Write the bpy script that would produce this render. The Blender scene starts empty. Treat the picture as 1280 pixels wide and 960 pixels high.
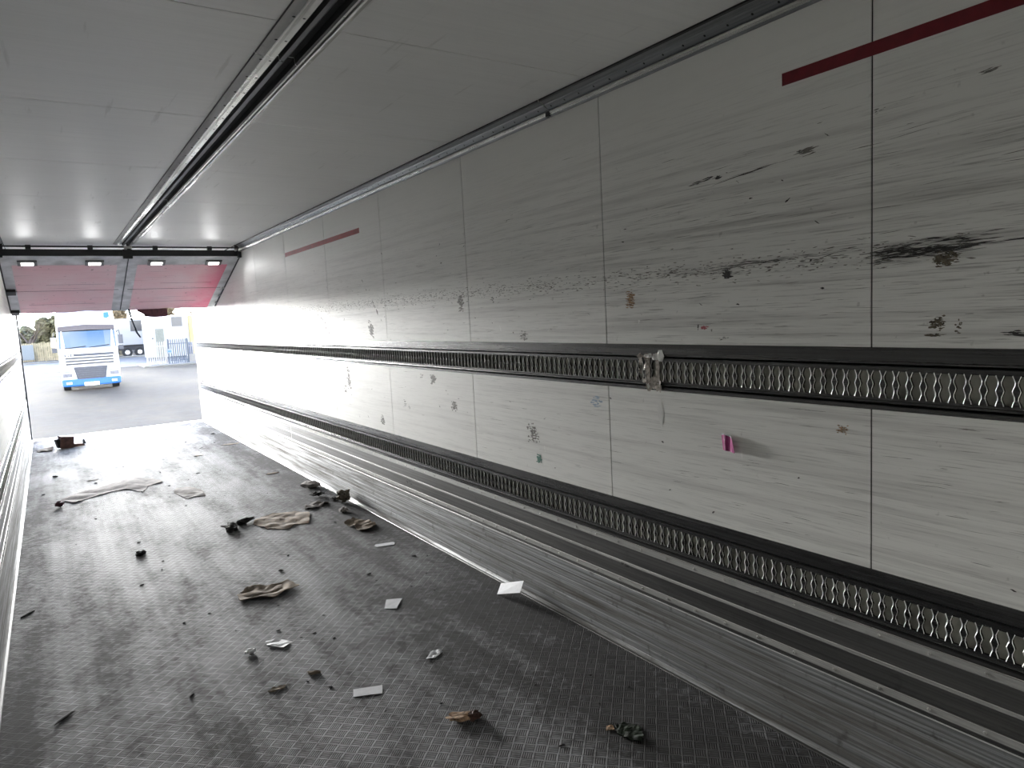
import bpy, bmesh, math, random
from mathutils import Vector, Matrix, noise

random.seed(7)
scn = bpy.context.scene
COL = scn.collection
R = math.radians

# ------------------------------------------------------------------ camera
YAW, PITCH, ROLL = R(33.5102), R(5.8989), R(-2.9391)
F = Vector((math.sin(YAW) * math.cos(PITCH), math.cos(YAW) * math.cos(PITCH), -math.sin(PITCH)))
Rt = Vector((math.cos(YAW), -math.sin(YAW), 0))
Up = Rt.cross(F)
R2 = Rt * math.cos(ROLL) + Up * math.sin(ROLL)
U2 = -Rt * math.sin(ROLL) + Up * math.cos(ROLL)
cam = bpy.data.cameras.new('camera')
cam.sensor_width = 36
cam.lens = 870.74 / 1280 * 36
cam.clip_start = 0.02
cam.clip_end = 600
co = bpy.data.objects.new('camera', cam)
COL.objects.link(co)
m = Matrix((R2, U2, -F)).transposed().to_4x4()
m.translation = Vector((-0.89, 0, 1.5863))
co.matrix_world = m
scn.camera = co

# ------------------------------------------------------------------ exposure, world, sun, lights
scn.view_settings.view_transform = 'Standard'
scn.view_settings.look = 'None'
scn.view_settings.gamma = 1
scn.view_settings.use_curve_mapping = False
scn.view_settings.exposure = 0.48
scn.cycles.max_bounces = 20
scn.cycles.diffuse_bounces = 16
scn.cycles.glossy_bounces = 8
scn.cycles.use_denoising = True
SKY = 22.0
GLOW = 125.0
SUN = 3.0
LAMP = 3.5           # radiance of the four bulkhead lamps' lenses
LAMP_W = 1.2         # watts of light each of those lamps throws along the trailer
wd = bpy.data.worlds.new('sky')
scn.world = wd
wd.use_nodes = True
nt = wd.node_tree
nt.nodes.clear()
wo = nt.nodes.new('ShaderNodeOutputWorld')
wb = nt.nodes.new('ShaderNodeBackground')
tc = nt.nodes.new('ShaderNodeTexCoord')
sx = nt.nodes.new('ShaderNodeSeparateXYZ')
rp = nt.nodes.new('ShaderNodeValToRGB')
nz = nt.nodes.new('ShaderNodeTexNoise')
mp = nt.nodes.new('ShaderNodeMapping')
mp.inputs['Scale'].default_value = (2, 2, 7)
nz.inputs['Scale'].default_value = 1.6
nz.inputs['Detail'].default_value = 6
rc = nt.nodes.new('ShaderNodeValToRGB')
rc.color_ramp.elements[0].position = 0.54
rc.color_ramp.elements[1].position = 0.74
mx = nt.nodes.new('ShaderNodeMixRGB')
rp.color_ramp.elements[0].position = 0.10
rp.color_ramp.elements[0].color = (0.94, 0.97, 1.0, 1)
rp.color_ramp.elements[1].position = 0.75
rp.color_ramp.elements[1].color = (0.025, 0.06, 0.15, 1)
e = rp.color_ramp.elements.new(0.35)
e.color = (0.05, 0.10, 0.20, 1)
mx.inputs[2].default_value = (0.22, 0.24, 0.26, 1)
L = nt.links
L.new(tc.outputs['Generated'], sx.inputs[0])
L.new(sx.outputs['Z'], rp.inputs[0])
L.new(tc.outputs['Generated'], mp.inputs[0])
L.new(mp.outputs[0], nz.inputs['Vector'])
L.new(nz.outputs[0], rc.inputs[0])
L.new(rc.outputs[0], mx.inputs[0])
L.new(rp.outputs[0], mx.inputs[1])
L.new(mx.outputs[0], wb.inputs[0])
# glow added low in the sky beyond the yard to light the trailer's depth
def wmath(op, a, b_=0.0):
    n = nt.nodes.new('ShaderNodeMath')
    n.operation = op
    for i, v in enumerate((a, b_)):
        if hasattr(v, 'links'):
            L.new(v, n.inputs[i])
        else:
            n.inputs[i].default_value = v
    return n.outputs[0]


def wramp(x, stops):
    r = nt.nodes.new('ShaderNodeValToRGB')
    el = r.color_ramp.elements
    while len(el) < len(stops):
        el.new(0.5)
    for q, (p_, c_) in zip(el, stops):
        q.position = p_
        q.color = (c_, c_, c_, 1)
    L.new(x, r.inputs[0])
    return r.outputs[0]


hor = wmath('SQRT', wmath('ADD', wmath('MULTIPLY', sx.outputs['X'], sx.outputs['X']), wmath('MULTIPLY', sx.outputs['Y'], sx.outputs['Y'])))
azi = wramp(wmath('DIVIDE', wmath('SUBTRACT', wmath('MULTIPLY', sx.outputs['Y'], 0.9903), wmath('MULTIPLY', sx.outputs['X'], 0.139)), hor), [(0.80, 0.0), (0.95, 0.5), (0.985, 1.0)])
ele = wramp(sx.outputs['Z'], [(0.0, 1.0), (0.08, 0.9), (0.16, 0.55), (0.26, 0.2), (0.40, 0.0)])
glow = wmath('MULTIPLY', wmath('MULTIPLY', azi, ele), GLOW)
wg = nt.nodes.new('ShaderNodeBackground')
wg.inputs[0].default_value = (1.0, 0.985, 0.95, 1)
L.new(glow, wg.inputs[1])
wa = nt.nodes.new('ShaderNodeAddShader')
wb.inputs[1].default_value = SKY
L.new(wb.outputs[0], wa.inputs[0])
L.new(wg.outputs[0], wa.inputs[1])
L.new(wa.outputs[0], wo.inputs[0])


sun = bpy.data.lights.new('sun', 'SUN')
sun.energy = SUN
sun.angle = R(3)
sun.color = (1, 0.93, 0.82)
so = bpy.data.objects.new('sun', sun)
COL.objects.link(so)
so.rotation_euler = (R(48), 0, R(-28))      # behind the camera: none enters through the rear doors
# sky portal over the rear opening: emits nothing, it only tells the renderer where daylight comes in
pl = bpy.data.lights.new('rear_opening_portal', 'AREA')
pl.shape = 'RECTANGLE'
pl.size = 2.46
pl.size_y = 2.58
pl.cycles.is_portal = True
po = bpy.data.objects.new('rear_opening_portal', pl)
COL.objects.link(po)
po.location = (0, 12.95, 1.29)
po.rotation_euler = (R(-90), 0, 0)

# ------------------------------------------------------------------ dimensions (metres)
W = 1.23          # half width
H = 2.58          # height
YR = 12.93        # rear sill
YF = -0.48        # front wall
GZ = -1.15        # ground outside
P, P0 = 1.2252, 1.1771   # wall panel pitch


# ------------------------------------------------------------------ material helpers
class N:
    def __init__(s, name):
        s.m = bpy.data.materials.new(name)
        s.m.use_nodes = True
        s.t = s.m.node_tree
        s.b = s.t.nodes['Principled BSDF']
        s.tc = None

    def add(s, t, **k):
        n = s.t.nodes.new(t)
        for a, v in k.items():
            setattr(n, a, v)
        return n

    def link(s, a, b):
        s.t.links.new(a, b)

    def noise(s, scale=(1, 1, 1), sc=1.0, det=6, rough=0.55, rot=(0, 0, 0), loc=(0, 0, 0)):
        if s.tc is None:
            s.tc = s.add('ShaderNodeTexCoord')
        mp = s.add('ShaderNodeMapping')
        mp.inputs['Scale'].default_value = scale
        mp.inputs['Rotation'].default_value = rot
        mp.inputs['Location'].default_value = loc
        s.link(s.tc.outputs['Object'], mp.inputs[0])
        n = s.add('ShaderNodeTexNoise')
        n.inputs['Scale'].default_value = sc
        n.inputs['Detail'].default_value = det
        n.inputs['Roughness'].default_value = rough
        s.link(mp.outputs[0], n.inputs['Vector'])
        return n.outputs[0]

    def ramp(s, x, stops):
        r = s.add('ShaderNodeValToRGB')
        el = r.color_ramp.elements
        while len(el) < len(stops):
            el.new(0.5)
        for q, (p, c) in zip(el, stops):
            q.position = p
            q.color = (c, c, c, 1) if not hasattr(c, '__len__') else (*c, 1)
        s.link(x, r.inputs[0])
        return r.outputs[0]

    def mix(s, f, a, b, mode='MIX'):
        n = s.add('ShaderNodeMixRGB', blend_type=mode)
        for i, v in enumerate((f, a, b)):
            if hasattr(v, 'links'):
                s.link(v, n.inputs[i])
            elif i == 0:
                n.inputs[0].default_value = v
            else:
                n.inputs[i].default_value = (*v, 1) if hasattr(v, '__len__') else (v, v, v, 1)
        return n.outputs[0]

    def math(s, op, a, b=0.0, c=None):
        n = s.add('ShaderNodeMath', operation=op)
        for i, v in enumerate((a, b) if c is None else (a, b, c)):
            if hasattr(v, 'links'):
                s.link(v, n.inputs[i])
            else:
                n.inputs[i].default_value = v
        return n.outputs[0]

    def xyz(s):
        if s.tc is None:
            s.tc = s.add('ShaderNodeTexCoord')
        n = s.add('ShaderNodeSeparateXYZ')
        s.link(s.tc.outputs['Object'], n.inputs[0])
        return n.outputs

    def set(s, color=None, rough=None, metal=None, bump=None, dist=0.001, strength=1.0, **k):
        for key, v in (('Base Color', color), ('Roughness', rough), ('Metallic', metal)):
            if v is None:
                continue
            if hasattr(v, 'links'):
                s.link(v, s.b.inputs[key])
            elif hasattr(v, '__len__'):
                s.b.inputs[key].default_value = (*v, 1)
            else:
                s.b.inputs[key].default_value = v
        if bump is not None:
            bn = s.add('ShaderNodeBump')
            bn.inputs['Distance'].default_value = dist
            bn.inputs['Strength'].default_value = strength
            s.link(bump, bn.inputs['Height'])
            s.link(bn.outputs[0], s.b.inputs['Normal'])
        for key, v in k.items():
            s.b.inputs[key.replace('_', ' ')].default_value = v
        return s.m


def plain(name, c, rough=0.6, metal=0.0, var=0.15, sc=12.0):
    n = N(name)
    x = n.noise(sc=sc)
    lo = tuple(v * (1 - var) for v in c)
    hi = tuple(min(1, v * (1 + var)) for v in c)
    return n.set(color=n.ramp(x, [(0.35, lo), (0.65, hi)]), rough=rough, metal=metal)


def wall_material():
    n = N('scuffed_white_wall')
    fine = n.noise(scale=(8, 4.5, 170), sc=1, det=6, rough=0.7, rot=(R(-1.5), 0, 0))
    med = n.noise(scale=(3, 0.7, 34), sc=1, det=6, rot=(R(1.0), 0, 0), loc=(0, 3, 1))
    blot = n.noise(scale=(1, 0.8, 1.3), sc=1.2, det=4)
    spot = n.noise(scale=(1, 1, 1), sc=26, det=3)
    x = n.xyz()
    # rubbing band: wear runs along the walls where loads touch, z 1.45 to 2.15, heavier towards the front of the trailer
    z = n.ramp(n.math('DIVIDE', x[2], 2.6), [(0.0, 0.5), (0.40, 0.55), (0.55, 0.75), (0.70, 0.9), (0.84, 0.45), (0.93, 0.05), (1.0, 0.0)])
    yf = n.ramp(n.math('DIVIDE', x[1], 13.0), [(0.0, 1.0), (0.16, 0.8), (0.32, 0.5), (1.0, 0.35)])
    wear = n.math('MULTIPLY', z, yf)
    base = n.ramp(blot, [(0.3, (0.83, 0.83, 0.80)), (0.7, (0.88, 0.875, 0.845))])
    s1 = n.math('MULTIPLY', n.ramp(fine, [(0.52, 0.0), (0.70, 1.0)]), wear)
    s2 = n.math('MULTIPLY', n.ramp(med, [(0.50, 0.0), (0.72, 1.0)]), wear)
    c = n.mix(n.math('MULTIPLY', s1, 0.85), base, (0.20, 0.19, 0.18))
    c = n.mix(n.math('MULTIPLY', s2, 0.6), c, (0.22, 0.205, 0.19))
    c = n.mix(n.math('MULTIPLY', n.ramp(spot, [(0.68, 0.0), (0.74, 1.0)]), n.math('MULTIPLY', wear, 0.5)), c, (0.2, 0.19, 0.17))
    bump = n.math('ADD', n.math('MULTIPLY', fine, 0.3), n.noise(sc=5, det=3))
    return n.set(color=c, rough=0.52, bump=bump, dist=0.0015, strength=0.5)


def ceiling_material():
    n = N('white_ceiling_liner')
    brush = n.noise(scale=(2.2, 60, 1), sc=1, det=4)
    blot = n.noise(scale=(1, 1, 1), sc=1.3, det=4)
    marks = n.noise(scale=(26, 2, 1), sc=1, det=3, rot=(0, 0, R(6)))
    c = n.ramp(blot, [(0.3, (0.83, 0.83, 0.82)), (0.7, (0.88, 0.88, 0.865))])
    c = n.mix(n.math('MULTIPLY', n.ramp(brush, [(0.4, 0.0), (0.7, 1.0)]), 0.35), c, (0.74, 0.74, 0.73))
    c = n.mix(n.math('MULTIPLY', n.ramp(marks, [(0.66, 0.0), (0.74, 1.0)]), 0.3), c, (0.42, 0.41, 0.38))
    bump = n.math('ADD', n.math('MULTIPLY', brush, 0.15), n.noise(sc=3.0, det=2))
    return n.set(color=c, rough=0.45, bump=bump, dist=0.003, strength=0.45, IOR=1.7)


def floor_material():
    """aluminium tread plate: a checker of 43 mm cells laid diagonally, five raised bars each, turned in every other cell"""
    n = N('aluminium_tread_plate')
    x = n.xyz()
    C = 0.0435
    u = n.math('DIVIDE', n.math('MULTIPLY', n.math('ADD', x[0], x[1]), 0.70711), C)
    v = n.math('DIVIDE', n.math('MULTIPLY', n.math('SUBTRACT', x[1], x[0]), 0.70711), C)
    fu, fv = n.math('FRACT', u), n.math('FRACT', v)
    chk = n.math('GREATER_THAN', n.math('FRACT', n.math('MULTIPLY', n.math('ADD', n.math('FLOOR', u), n.math('FLOOR', v)), 0.5)), 0.25)

    def bars(a, b):
        w = n.math('SINE', n.math('MULTIPLY', n.math('SUBTRACT', a, 0.04), 2 * math.pi * 5 / 0.92))
        w = n.ramp(n.math('ADD', n.math('MULTIPLY', w, 0.5), 0.5), [(0.52, 0.0), (0.85, 1.0)])
        ends = n.math('MULTIPLY', n.ramp(b, [(0.10, 0.0), (0.16, 1.0)]), n.ramp(b, [(0.84, 1.0), (0.90, 0.0)]))
        return n.math('MULTIPLY', w, ends)
    bar = n.mix(chk, bars(fu, fv), bars(fv, fu))
    # the worn border that frames each cell
    eu = n.math('ABSOLUTE', n.math('SUBTRACT', fu, 0.5))
    ev = n.math('ABSOLUTE', n.math('SUBTRACT', fv, 0.5))
    grid = n.ramp(n.math('MAXIMUM', eu, ev), [(0.425, 0.0), (0.465, 1.0)])
    hgt = n.math('MAXIMUM', bar, n.math('MULTIPLY', grid, 0.95))
    d1 = n.noise(scale=(1.5, 0.55, 1), sc=1.6, det=8, rough=0.65)
    d2 = n.noise(scale=(1, 1, 1), sc=9, det=7, rough=0.7, loc=(4, 2, 0))
    d4 = n.noise(scale=(1, 1, 1), sc=28, det=4, rough=0.6, loc=(7, 1, 0))
    d3 = n.noise(scale=(5, 0.5, 1), sc=1.2, det=5, loc=(1, 9, 0))
    # grime builds up along both side walls where feet and pallets do not polish it
    side = n.ramp(n.math('DIVIDE', n.math('ADD', x[0], W), 2 * W), [(0.0, 0.75), (0.10, 0.35), (0.24, 0.0), (0.62, 0.05), (0.80, 0.45), (0.93, 0.95), (1.0, 0.9)])
    front = n.ramp(n.math('DIVIDE', x[1], 13.0), [(0.12, 0.5), (0.5, 0.0)])
    def dev(t, k):
        return n.math('MULTIPLY', n.math('SUBTRACT', t, 0.5), k)
    g = n.math('ADD', n.math('ADD', n.math('MULTIPLY', side, 0.42), n.math('MULTIPLY', front, 0.42)), n.math('ADD', dev(d1, 1.5), dev(d2, 1.1)))
    g = n.math('ADD', g, n.math('ADD', dev(d3, 0.8), dev(d4, 0.7)))
    grime = n.ramp(n.math('ADD', g, 0.42), [(0.26, 0.0), (0.52, 0.4), (0.86, 1.0)])
    keep = n.math('MULTIPLY', hgt, n.math('SUBTRACT', 1.0, n.math('MULTIPLY', grime, 0.85)))
    cov = n.math('MULTIPLY', n.math('ADD', 0.78, n.math('MULTIPLY', grime, 0.22)), n.math('SUBTRACT', 1.0, n.math('MULTIPLY', keep, 0.95)))
    metal_c = n.ramp(d2, [(0.3, (0.37, 0.375, 0.39)), (0.7, (0.53, 0.54, 0.56))])
    dirt_c = n.ramp(d2, [(0.35, (0.011, 0.010, 0.010)), (0.65, (0.038, 0.036, 0.035))])
    c = n.mix(cov, metal_c, dirt_c)
    metal = n.math('SUBTRACT', 0.25, n.math('MULTIPLY', cov, 0.25))
    rough = n.math('ADD', 0.66, n.math('MULTIPLY', cov, 0.22))
    bump = n.math('ADD', hgt, n.math('MULTIPLY', d2, 0.5))
    return n.set(color=c, rough=rough, metal=metal, bump=bump, dist=0.0016, strength=1.0, Specular_IOR_Level=0.25)


def brushed(name, lo, hi, rough=0.35, dirt=0.5, metal=0.9, fz=160, off=0.0):
    n = N(name)
    a = n.noise(scale=(6, 1.2, fz), sc=1, det=5, loc=(0, off, 0))
    b = n.noise(scale=(3, 1.0, 30), sc=1, det=7, rough=0.7, loc=(0, 5 + off, 0))
    c3 = n.noise(sc=20, det=5)
    c = n.ramp(a, [(0.35, lo), (0.65, hi)])
    d = n.math('MULTIPLY', n.ramp(b, [(0.42, 0.0), (0.66, 1.0)]), dirt)
    c = n.mix(d, c, (0.07, 0.062, 0.05))
    c = n.mix(n.math('MULTIPLY', n.ramp(c3, [(0.6, 0.0), (0.72, 1.0)]), dirt * 0.6), c, (0.06, 0.055, 0.05))
    return n.set(color=c, rough=n.math('ADD', rough, n.math('MULTIPLY', d, 0.35)), metal=n.math('SUBTRACT', metal, n.math('MULTIPLY', d, 0.7)),
                 bump=n.math('ADD', a, n.math('MULTIPLY', c3, 0.6)), dist=0.0006, strength=0.6)


def bulkhead_material():
    n = N('mottled_red_face')
    a = n.noise(scale=(1, 1, 1), sc=1.7, det=5, rough=0.6)
    b = n.noise(scale=(1.2, 30, 1), sc=1, det=5)
    s = n.noise(sc=18, det=4)
    x = n.xyz()
    right = n.ramp(n.math('ADD', n.math('MULTIPLY', x[0], 0.4), 0.5), [(0.1, 0.2), (0.75, 0.2), (0.95, 1.0)])  # deeper red towards the right edge
    f = n.math('ADD', n.math('MULTIPLY', right, 0.5), n.math('MULTIPLY', a, 0.6))
    c = n.ramp(f, [(0.28, (0.62, 0.46, 0.49)), (0.52, (0.64, 0.34, 0.39)), (0.80, (0.62, 0.09, 0.18))])
    c = n.mix(n.math('MULTIPLY', n.ramp(b, [(0.62, 0.0), (0.70, 1.0)]), 0.5), c, (0.16, 0.10, 0.11))
    c = n.mix(n.math('MULTIPLY', n.ramp(s, [(0.66, 0.0), (0.72, 1.0)]), 0.7), c, (0.10, 0.06, 0.06))
    return n.set(color=c, rough=0.5, bump=a, dist=0.01, strength=0.4)


def ground_material():
    n = N('worn_concrete_yard')
    a = n.noise(scale=(1, 0.35, 1), sc=0.30, det=8, rough=0.65)
    b = n.noise(sc=3, det=6)
    c = n.ramp(a, [(0.35, (0.030, 0.024, 0.0175)), (0.5, (0.044, 0.034, 0.023)), (0.68, (0.066, 0.049, 0.030))])
    c = n.mix(n.math('MULTIPLY', n.ramp(b, [(0.4, 0.0), (0.7, 1.0)]), 0.25), c, (0.05, 0.05, 0.05))
    return n.set(color=c, rough=0.95, bump=b, dist=0.01, Specular_IOR_Level=0.1)


def glassy(name, c, rough=0.05):
    n = N(name)
    return n.set(color=c, rough=rough, metal=0.0, IOR=2.2)


def emit(name, c, s):
    n = N(name)
    n.b.inputs['Emission Color'].default_value = (*c, 1)
    n.b.inputs['Emission Strength'].default_value = s
    return n.set(color=c, rough=0.4)


M = dict(
    wall=wall_material(), ceil=ceiling_material(), floor=floor_material(),
    seam=plain('dark_joint', (0.03, 0.03, 0.03), 0.8),
    joint_light=plain('pale_sealant', (0.55, 0.55, 0.52), 0.6),
    shell=plain('grey_insulated_shell', (0.45, 0.45, 0.45), 0.6),
    flange=brushed('anodised_rail', (0.08, 0.08, 0.082), (0.14, 0.14, 0.142), 0.24, 0.25, 0.9),
    rim=plain('worn_slot_highlight', (0.92, 0.92, 0.90), 0.42, 0.9, 0.06),  # near-white rims: edge highlights put into the worn metal's colour
    slotback=plain('slot_backing', (0.36, 0.36, 0.31), 0.7, 0.0, 0.3),
    gap=plain('black_groove', (0.012, 0.012, 0.012), 0.8),
    kick=brushed('brushed_aluminium_liner', (0.15, 0.15, 0.15), (0.23, 0.23, 0.225), 0.30, 0.35),
    strip=brushed('pale_aluminium_strip', (0.38, 0.38, 0.37), (0.52, 0.52, 0.50), 0.55, 0.3, 0.35),
    skirt=brushed('scraped_aluminium_skirting', (0.15, 0.155, 0.155), (0.42, 0.43, 0.44), 0.55, 1.0, 0.6, 150, 3.0),
    cove=brushed('grey_cornice_metal', (0.22, 0.23, 0.24), (0.34, 0.35, 0.36), 0.32, 0.2, 0.85),
    trackl=brushed('bright_track_metal', (0.50, 0.50, 0.48), (0.75, 0.75, 0.72), 0.26, 0.35, 0.9, 40),
    trackd=brushed('dark_track_metal', (0.05, 0.05, 0.05), (0.10, 0.10, 0.10), 0.4, 0.3, 0.8, 40),
    black=plain('black_rubber', (0.012, 0.012, 0.013), 0.55),
    white=plain('white_paint', (0.78, 0.78, 0.77), 0.4, 0, 0.05),
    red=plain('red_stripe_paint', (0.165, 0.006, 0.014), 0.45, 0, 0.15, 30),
    redfar=plain('lighter_red_stripe_paint', (0.27, 0.010, 0.018), 0.5, 0, 0.2, 14),  # lighter red for the stripe farther along the wall
    bulk=bulkhead_material(), bulkframe=plain('grey_bulkhead_frame', (0.45, 0.45, 0.47), 0.45, 0.1, 0.25, 6),
    lens=emit('lit_lamp_lens', (1, 0.98, 0.95), LAMP),
    lampbody=plain('grey_lamp_housing', (0.12, 0.12, 0.12), 0.5),
    ground=ground_material(),
    scuff=plain('black_rub_mark', (0.05, 0.047, 0.045), 0.6, 0, 0.4, 60),
    scuffg=plain('grey_rub_mark', (0.20, 0.19, 0.175), 0.6, 0, 0.3, 60),
    glue=plain('brown_glue_residue', (0.36, 0.24, 0.15), 0.8, 0, 0.5, 90),
    gluedark=plain('dark_mould_residue', (0.13, 0.11, 0.08), 0.8, 0, 0.6, 90),
    chip=plain('pale_chip_glint', (0.86, 0.86, 0.83), 0.35),  # white for painted glints off dents and for small chips
    pink=None, green=plain('green_tape', (0.02, 0.16, 0.11), 0.5), redbit=plain('red_tape_scrap', (0.42, 0.10, 0.12), 0.5),
    blue=plain('faded_blue_rub', (0.35, 0.45, 0.55), 0.5),
    card=plain('trodden_cardboard', (0.22, 0.175, 0.13), 0.9, 0, 0.35, 14),
    cardgrey=plain('wet_grey_cardboard', (0.21, 0.19, 0.18), 0.9, 0, 0.35, 10),
    brown=plain('dark_brown_cardboard', (0.075, 0.035, 0.025), 0.8, 0, 0.4, 20),
    paper=plain('white_paper', (0.78, 0.79, 0.82), 0.6, 0, 0.05, 40),
    dirt=plain('black_dirt', (0.018, 0.017, 0.016), 0.9, 0, 0.4, 60),
    scrape=plain('dark_scrape', (0.22, 0.21, 0.19), 0.6, 0, 0.3, 60),
    tape=plain('crumpled_clear_tape', (0.42, 0.38, 0.34), 0.25, 0.1, 0.4, 70),
)


def pink_mat():
    n = N('pink_film')
    a = n.noise(scale=(1, 90, 8), sc=1, det=4)
    return n.set(color=n.ramp(a, [(0.4, (0.30, 0.02, 0.14)), (0.6, (0.42, 0.04, 0.22)), (0.72, (0.8, 0.45, 0.65))]), rough=0.3, bump=a, dist=0.003)


M['pink'] = pink_mat()


# ------------------------------------------------------------------ object helpers
class MB:
    """collects polygons with material slots and links them as ONE mesh object"""

    def __init__(s):
        s.v, s.f, s.mi, s.mats = [], [], [], []

    def _m(s, mat):
        if mat not in s.mats:
            s.mats.append(mat)
        return s.mats.index(mat)

    def face(s, pts, mat):
        b = len(s.v)
        s.v += [tuple(p) for p in pts]
        s.f.append(tuple(range(b, b + len(pts))))
        s.mi.append(s._m(mat))

    def mesh(s, vs, fs, mat):
        b = len(s.v)
        s.v += [tuple(p) for p in vs]
        k = s._m(mat)
        for f in fs:
            s.f.append(tuple(b + i for i in f))
            s.mi.append(k)

    def box(s, a, b, mat, rot=None, piv=None):
        x0, y0, z0 = a
        x1, y1, z1 = b
        vs = [(x0, y0, z0), (x1, y0, z0), (x1, y1, z0), (x0, y1, z0), (x0, y0, z1), (x1, y0, z1), (x1, y1, z1), (x0, y1, z1)]
        if rot is not None:
            c = Vector(piv) if piv else Vector(((x0 + x1) / 2, (y0 + y1) / 2, (z0 + z1) / 2))
            vs = [rot @ (Vector(v) - c) + c for v in vs]
        s.mesh(vs, [(0, 3, 2, 1), (4, 5, 6, 7), (0, 1, 5, 4), (1, 2, 6, 5), (2, 3, 7, 6), (3, 0, 4, 7)], mat)

    def extrude(s, prof, y0, y1, mats, closed=False):
        """profile of (x, z) points swept along Y; mats one material or one per segment"""
        n = len(prof)
        seg = n if closed else n - 1
        for i in range(seg):
            a, b = prof[i], prof[(i + 1) % n]
            mt = mats[i] if isinstance(mats, (list, tuple)) else mats
            s.face([(a[0], y0, a[1]), (a[0], y1, a[1]), (b[0], y1, b[1]), (b[0], y0, b[1])], mt)
        if closed:
            mt = mats[0] if isinstance(mats, (list, tuple)) else mats
            s.face([(p[0], y0, p[1]) for p in prof], mt)
            s.face([(p[0], y1, p[1]) for p in reversed(prof)], mt)

    def tube(s, pts, r, mat, n=8):
        pts = [Vector(p) for p in pts]
        rs = r if isinstance(r, (list, tuple)) else [r] * len(pts)
        rings = []
        for i, p in enumerate(pts):
            d = (pts[min(i + 1, len(pts) - 1)] - pts[max(i - 1, 0)]).normalized()
            a = d.orthogonal().normalized()
            b = d.cross(a)
            rings.append([p + (a * math.cos(2 * math.pi * k / n) + b * math.sin(2 * math.pi * k / n)) * rs[i] for k in range(n)])
        vs = [q for rg in rings for q in rg]
        fs = []
        for i in range(len(pts) - 1):
            for k in range(n):
                fs.append((i * n + k, i * n + (k + 1) % n, (i + 1) * n + (k + 1) % n, (i + 1) * n + k))
        fs.append(tuple(range(n - 1, -1, -1)))
        fs.append(tuple((len(pts) - 1) * n + k for k in range(n)))
        s.mesh(vs, fs, mat)

    def dome(s, c, r, h, axis, mat, n=8):
        """low dome (rivet head) at c bulging along axis"""
        ax = Vector(axis).normalized()
        a = ax.orthogonal().normalized()
        b = ax.cross(a)
        c = Vector(c)
        vs = []
        for rr, hh in ((1, 0), (0.75, 0.7), (0, 1)):
            if rr == 0:
                vs.append(c + ax * h)
            else:
                vs += [c + (a * math.cos(2 * math.pi * k / n) + b * math.sin(2 * math.pi * k / n)) * r * rr + ax * h * hh for k in range(n)]
        fs = [(k, (k + 1) % n, n + (k + 1) % n, n + k) for k in range(n)] + [(n + k, n + (k + 1) % n, 2 * n) for k in range(n)]
        s.mesh(vs, fs, mat)

    def build(s, name, parent=None, smooth=False, loc=None):
        me = bpy.data.meshes.new(name)
        me.from_pydata(s.v, [], s.f)
        for mt in s.mats:
            me.materials.append(mt)
        me.polygons.foreach_set('material_index', s.mi)
        if smooth:
            me.polygons.foreach_set('use_smooth', [True] * len(s.f))
        me.update()
        o = bpy.data.objects.new(name, me)
        COL.objects.link(o)
        if parent is not None:
            o.parent = parent
        if loc:
            o.location = loc
        return o


def tag(o, label, cat, group=None):
    o['label'] = label
    o['category'] = cat
    if group:
        o['group'] = group
    return o


def struct(o):
    o['kind'] = 'structure'
    return o


def empty(name, loc, label, cat, rot=(0, 0, 0), group=None):
    o = bpy.data.objects.new(name, None)
    o.empty_display_size = 0.1
    COL.objects.link(o)
    o.location = loc
    o.rotation_euler = rot
    return tag(o, label, cat, group)


# ------------------------------------------------------------------ the trailer's shell
def build_floor():
    b = MB()
    b.box((-W - 0.06, YF - 0.1, -0.12), (W + 0.06, YR, 0.0), M['floor'])
    struct(b.build('floor'))
    b = MB()                                             # rear sill
    b.box((-W - 0.06, YR, -0.22), (W + 0.06, YR + 0.05, 0.004), M['strip'])
    b.box((-W, YR - 0.16, 0.0005), (W, YR, 0.004), M['kick'])
    struct(b.build('trim_1'))


def build_wall(side):
    X = W * side
    o = 0.09 * side
    b = MB()
    b.box((min(X + 0.012 * side, X + o), YF - 0.1, -0.12), (max(X + 0.012 * side, X + o), YR, H + 0.1), M['shell'])
    edges = [YF] + [P0 + P * i for i in range(10)] + [YR]
    for (z0, z1) in ((0.0, 0.5185), (0.7095, 1.2275), (1.4200, H)):
        for y0, y1 in zip(edges[:-1], edges[1:]):
            a, c = y0 + 0.0030, y1 - 0.0030
            xa, xb = sorted((X, X + 0.014 * side))
            b.box((xa, a, z0), (xb, c, z1), M['wall'])
        for y in edges[1:-1]:                            # joint: dark gap, pale bead of sealant
            xa, xb = sorted((X + 0.004 * side, X + 0.012 * side))
            b.box((xa, y - 0.0045, z0), (xb, y + 0.0045, z1), M['seam'])
            xa, xb = sorted((X + 0.0005 * side, X + 0.012 * side))
            b.box((xa, y - 0.0036, z0), (xb, y - 0.0022, z1), M['joint_light'])
    return struct(b.build('wall_right' if side > 0 else 'wall_left'))


def build_ceiling():
    b = MB()
    b.box((-W - 0.09, YF - 0.1, H + 0.012), (W + 0.09, YR + 0.02, H + 0.12), M['shell'])
    edges = [YF] + [P0 + P * i for i in range(10)] + [YR]
    for y0, y1 in zip(edges[:-1], edges[1:]):
        b.box((-W, y0 + 0.0025, H), (W, y1 - 0.0025, H + 0.013), M['ceil'])
        b.box((-W, y1 - 0.0026, H + 0.002), (W, y1 + 0.0026, H + 0.012), M['seam'])
    struct(b.build('ceiling'))
    b = MB()
    b.box((-W - 0.09, YF - 0.10, -0.1), (W + 0.09, YF, H + 0.1), M['wall'])
    struct(b.build('wall_front'))


build_floor()
wall_r = build_wall(1)
wall_l = build_wall(-1)
build_ceiling()

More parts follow.
